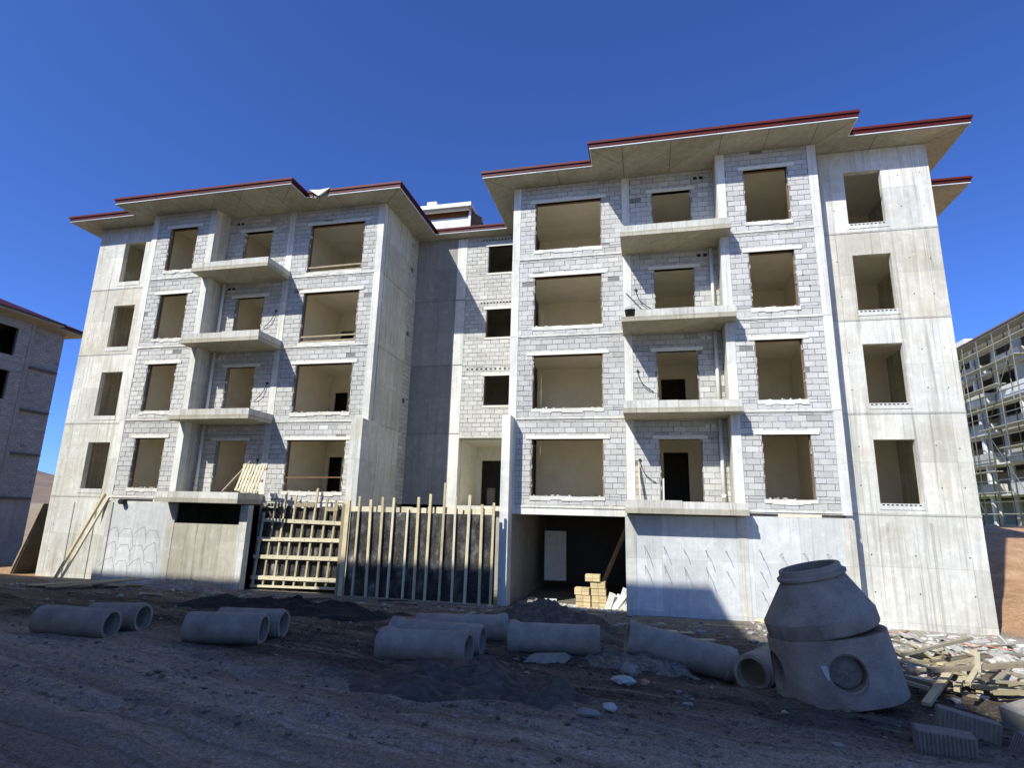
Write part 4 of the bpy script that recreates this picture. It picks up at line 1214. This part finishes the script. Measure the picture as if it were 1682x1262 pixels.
# odd bits on the dark soil
def lump(x, y, r, mat, label, cat, sq=(1, .8, .6), name='stone', dz=0.):
    m = MB(); m.blob((0, 0, 0), r, x * 7, 0, 1., 2, sq, .5); o = m.build(name, mat); o.location = (x, y, gz(x, y) + r * sq[2] * .7 + dz); return tag(o, label, cat)
lump(3.42, -10.15, .12, 'stone', 'upright pale stone above a white bag in front of the long pipe', 'stone', (1, .7, .9))
lump(3.36, -10.62, .13, 'rubble_pale', 'white crumpled bag lying right before the pale stone', 'bag', (1.2, .7, .45), 'plastic_bag')
lump(3.63, -10.62, .06, 'red_scrap', 'small red and white scrap beside the white bag', 'scrap', (1, .8, .7), 'red_scrap')
lump(3.28, -12.1, .075, 'rubble_pale', 'small white carton lying in the foreground dirt', 'carton', (1, .8, .6), 'carton')
lump(3.07, -12.45, .085, 'stone', 'small dirty lump of rubbish nearest in the foreground', 'rubbish', (1.3, .8, .5), 'rubbish_lump')
m = MB(); m.hexa([(-.32, -.2, 0), (.3, -.24, .02), (.38, .2, .05), (-.25, .16, .03), (-.22, -.12, .1), (.22, -.1, .15), (.3, .1, .13), (-.18, .1, .09)])
o = m.build('plastic_sheet', 'heap_grey'); o.location = (2.12, -9.35, gz(2.1, -9.35)); tag(o, 'crumpled dark sheet on the soil before the single pipe', 'sheet')
lump(8.9, -6.2, .1, 'black_plastic', 'flat black scrap lying on the sunlit rubble by the wall', 'scrap', (3., 1, .5), 'black_scrap')
lump(6.55, -2.2, .11, 'timber', 'yellow scrap at the wall foot behind the manhole cone', 'scrap', (2.4, 1, .5), 'yellow_scrap', .1)

# ------------------------------------------------------------------ neighbouring buildings
def neighbour_left():
    root = empty('neighbour_building', (-41, 1, -4.2))
    tag(root, 'shaded unfinished grey apartment building with black window openings at the left border', 'building')
    Px = lambda X: (lambda u, w, z: (X + w, u, z))
    for k in range(4):
        z0, z1 = fl(k), (fl(k + 1) if k < 3 else ZTOP)
        holes = [(a, b, k * H + .45, k * H + 2.32) for a, b in ((7.4, 9.15), (2.6, 4.4), (-3, -1.2), (-8, -6.2))]
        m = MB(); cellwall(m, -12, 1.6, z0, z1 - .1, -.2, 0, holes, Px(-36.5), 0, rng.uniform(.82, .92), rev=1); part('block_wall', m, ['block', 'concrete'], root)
        m = MB(); masonry(m, 1.6, 10.2, z0, z1 - .1, holes[:2], Px(-36.5), tone=.62); part('block_wall', m, MASON, root)  # tone lowered in both bays, painting this wall's shade into the blocks
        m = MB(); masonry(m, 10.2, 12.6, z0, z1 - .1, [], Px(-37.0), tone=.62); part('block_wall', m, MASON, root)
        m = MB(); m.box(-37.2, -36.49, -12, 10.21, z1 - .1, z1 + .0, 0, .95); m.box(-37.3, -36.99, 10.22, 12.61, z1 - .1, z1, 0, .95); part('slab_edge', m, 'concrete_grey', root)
        for (a, b, zz0, zz1) in holes:
            m = MB(); m.box(-36.52, -36.46, a - .2, b + .2, zz1, zz1 + .12); part('lintel', m, 'concrete_grey', root)
        m = MB(); m.box(-46, -36.8, -12, 12.4, z0 - .15, z0); part('floor_slab', m, 'room_shade', root)
    for (y, X) in ((9.95, -36.47), (6.3, -36.47), (1.6, -36.47), (5.2, -36.47)):
        m = MB(); m.box(X - .3, X, y, y + .25, -4.2, ZTOP - .1, 0, .95); part('column', m, 'concrete_grey', root)
    m = MB(); m.box(-36.75, -36.5, -12, 10.2, -4.5, fl(0)); m.box(-37.2, -37.0, 10.2, 12.6, -4.5, fl(0)); part('basement_wall', m, 'concrete_grey', root)
    m = MB(); m.box(-46, -45.8, -12, 12.6, -4.5, ZTOP); m.box(-45.8, -37.2, 12.4, 12.6, -4.5, ZTOP); m.box(-45.8, -36.75, -12, -11.8, -4.5, ZTOP); part('rear_wall', m, 'concrete_grey', root)
    m = MB(); m.box(-41.2, -41, -11, 12, fl(0), ZTOP); part('partition_wall', m, 'room_shade', root)
    poly = [(-47, -13), (-35.4, -13), (-35.4, 11.2), (-36.1, 11.2), (-36.1, 13.6), (-47, 13.6)]
    m = MB(); m.prism(poly, ZTOP, ZTOP + .08); part('eave_slab', m, 'concrete_soffit', root)
    m = MB(); m.prism(offs(poly, .06), ZTOP + .09, ZTOP + .22); part('fascia', m, 'timber_dark', root)
    m = MB(); m.face([(-47, -13, ZTOP + .28), (-35.4, -13, ZTOP + .28), (-40, -7, 13.8), (-42, -7, 13.8)]); m.face([(-35.5, -13, ZTOP + .28), (-36, 13.6, ZTOP + .28), (-40, 8, 13.8), (-40, -7, 13.8)]); m.face([(-36, 13.6, ZTOP + .28), (-47, 13.6, ZTOP + .28), (-42, 8, 13.8), (-40, 8, 13.8)]); part('roof', m, 'fascia_red', root)
neighbour_left()

def tower_right():
    X = 35.5
    root = empty('apartment_tower', (42, 45, 0))
    tag(root, 'distant white apartment tower wrapped in scaffolding behind the right end', 'building')
    Px = lambda u, w, z: (X - w, u, z)
    y0, y1 = 28., 62.
    for k in range(6):
        zb = -.1 + k * 2.78
        holes = []
        y = y0 + .8
        while y < y1 - 2:
            holes.append((y, y + 2.7, zb + .15, zb + 2.5)); y += 3.3
        m = MB(); cellwall(m, y0, y1, zb, zb + 2.63, -.2, 0, holes, Px, 0, rng.uniform(.7, .8)); part('wall', m, 'render_plaster', root)
        m = MB(); m.box(X - .75, X + .5, y0, y1, zb + 2.63, zb + 2.78, 0, 1.); part('slab_edge', m, 'concrete_pale', root)
        for q in range(5):
            ya = y0 + 1. + q * 6.6 + (k % 2) * .4
            m = MB(); m.box(X - 1.0, X - .9, ya, ya + 4.2, zb - .14, zb + .95, 0, rng.uniform(.7, 1.0)); m.box(X - .9, X - .02, ya, ya + .1, zb - .14, zb + .95, 0, .9); m.box(X - .9, X - .02, ya + 4.1, ya + 4.2, zb - .14, zb + .95, 0, .9)
            if k: part('balcony', m, rng.choice(('concrete_pale', 'concrete', 'white_paint')), root)
        m = MB(); m.box(X + .2, X + 9, y0, y1, zb - .15, zb); part('floor_slab', m, 'room_shade', root)
    m = MB(); m.box(X + 4, X + 4.2, y0, y1, -.2, 16.5); m.box(X + .2, X + 9, y0 - .2, y0, -.2, 16.6, 0); m.box(X + .2, X + 9, y1, y1 + .2, -.2, 16.6, 0); m.box(X + 9, X + 9.2, y0, y1, -.2, 16.6); part('inner_wall', m, 'render_plaster', root)
    y = y0 + .0
    while y < y1:
        m = MB(); m.box(X - .7, X - .01, y + 2.72 - 0, y + 3.05, -.2, 16.6, 0, 1.); part('pier', m, 'white_paint', root); y += 6.6
    m = MB(); m.box(X - 1.6, X + 10, y0 - 1.2, y1 + 1.2, 16.6, 16.8); part('eave_slab', m, 'concrete_grey', root)
    m = MB(); m.box(X - 1.7, X + 10.1, y0 - 1.3, y1 + 1.3, 16.81, 16.95); part('fascia', m, 'brown_board', root)
    m = MB(); m.box(X + 1.2, X + 3.2, 48.5, 51.5, 17.0, 19.1); m.box(X + 1.4, X + 2.6, 51.6, 53.2, 17.0, 18.4); part('water_tank', m, 'white_paint', root)
    sc = empty('scaffolding', (X - 1.8, 44, 0))
    tag(sc, 'grey tube scaffolding along the white tower at the right border', 'scaffolding')
    i = 0; y = y0 - .5
    ys = []
    while y < y1 + .5: ys.append(y); y += 2.5
    for y in ys:
        for dx in (1.15, 2.05):
            m = MB(); m.tube([(X - dx, y, gz(X - dx, y)), (X - dx, y, 16.4)], .05, 6); part('standard', m, 'zinc', sc)
    for k in range(9):
        z = 1.9 + k * 1.85 if k < 8 else 16.4
        m = MB()
        m.tube([(X - 2.05, y0 - .6, z), (X - 2.05, y1 + .6, z)], .045, 6); part('ledger', m, 'zinc', sc)
        ya = y0 + rng.uniform(0, 14); m = MB(); m.box(X - 2.0, X - 1.2, ya, ya + rng.uniform(8, 18), z - 1.0 - .02, z - .96); part('deck', m, 'rubble_pale', sc)
    for a in range(0, len(ys) - 2, 3):
        m = MB(); m.tube([(X - 2.1, ys[a], 1), (X - 2.1, ys[a + 2], 7.5)], .035, 6); m.tube([(X - 2.1, ys[a + 2], 8.5), (X - 2.1, ys[a], 14.5)], .035, 6); part('brace', m, 'zinc', sc)
tower_right()

# the block across the yard whose shadow lies over the foreground
def neighbour_behind():
    root = empty('apartment_building', (-14, -24, -1.5))
    tag(root, 'unfinished apartment building across the yard that shades the foreground', 'building')
    th = 0.
    c0 = Vector((-3.1, -16.22))
    def T(x, y): return (c0.x + x * math.cos(th) - y * math.sin(th), c0.y + x * math.sin(th) + y * math.cos(th))
    ze = 14.0
    eave = [T(-36, -.55), T(-13, -.55), T(-13, 0), T(0, 0), T(0, -5.0), T(1.95, -5.0), T(1.95, -16), T(-36, -16)]
    wall = [T(-35, -1.5), T(-14, -1.5), T(-14, -1), T(-1, -1), T(-1, -6.0), T(.95, -6.0), T(.95, -15), T(-35, -15)]
    m = MB(); m.prism(eave, ze - .25, ze - .2); part('eave_slab', m, 'concrete_soffit', root)
    m = MB(); m.prism(offs(eave, .03), ze - .19, ze); part('fascia', m, 'fascia_red', root)
    for k in range(5):
        m = MB(); m.prism(wall, -1.8 + k * 3.1 if k else -2.6, -1.8 + (k + 1) * 3.1 if k < 4 else ze - .25, 0, rng.uniform(.9, 1.)); part('wall', m, 'bounce_cream', root)
    for k in range(4):
        for i in range(8):
            x = -30 + i * 3.6; z = -.6 + k * 3.1
            yy = -1.5 if x < -15 else -1.; a, b = T(x, yy), T(x + 1.6, yy); a2, b2 = T(x, yy + .02), T(x + 1.6, yy + .02)
            m = MB(); m.hexa([(*a2, z), (*b2, z), (*b, z), (*a, z), (*a2, z + 1.7), (*b2, z + 1.7), (*b, z + 1.7), (*a, z + 1.7)]); part('window', m, 'room_shade', root)
neighbour_behind()

# ------------------------------------------------------------------ light, sky, camera
LD = Vector((.553, 1.0, -1.04)).normalized()          # direction the sunlight travels
elev = math.asin(-LD.z); az = math.atan2(-LD.x, -LD.y)
sun = bpy.data.lights.new('sun', 'SUN'); sun.energy = 4.2; sun.angle = R(.53); sun.color = (1., .985, .98)
so = bpy.data.objects.new('sun', sun); COL.objects.link(so); so.rotation_euler = LD.to_track_quat('-Z', 'Y').to_euler(); so.location = (-20, -40, 40)
w = bpy.data.worlds.new('World'); scene.world = w; w.use_nodes = True
nt = w.node_tree; bg = nt.nodes['Background']
sky = nt.nodes.new('ShaderNodeTexSky'); sky.sky_type = 'NISHITA'; sky.sun_disc = False
sky.sun_elevation = elev; sky.sun_rotation = az % (2 * math.pi)
sky.altitude = 2300; sky.air_density = .8; sky.dust_density = 4.0; sky.ozone_density = 6.5
hs = nt.nodes.new('ShaderNodeMix'); hs.data_type = 'RGBA'; hs.blend_type = 'MULTIPLY'; hs.inputs[0].default_value = 1; hs.inputs[7].default_value = (.67, .905, 1.40, 1)   # clear high-altitude air
nt.links.new(sky.outputs[0], hs.inputs[6]); nt.links.new(hs.outputs[2], bg.inputs[0])
bg.inputs[1].default_value = .125

cam = bpy.data.cameras.new('camera'); cam.sensor_width = 36; cam.lens = 36 * 944.17 / 1682; cam.clip_end = 12000; cam.clip_start = .05
co = bpy.data.objects.new('camera', cam); COL.objects.link(co); scene.camera = co
p, y, r = .222295573, .23217224, .0256958738
fw_ = Vector((-math.sin(y) * math.cos(p), math.cos(y) * math.cos(p), math.sin(p)))
rt = Vector((math.cos(y), math.sin(y), 0)); up = rt.cross(fw_)
rt2 = rt * math.cos(r) + up * math.sin(r); up2 = up * math.cos(r) - rt * math.sin(r)
mx = Matrix((rt2, up2, -fw_)).transposed().to_4x4(); mx.translation = Vector((3.7180294, -18.8283034, -.1399718))
co.matrix_world = mx
scene.view_settings.view_transform = 'Standard'; scene.view_settings.look = 'None'
scene.view_settings.exposure = .48; scene.view_settings.gamma = 1
scene.cycles.max_bounces = 10; scene.cycles.diffuse_bounces = 6
scene.render.engine = 'CYCLES'
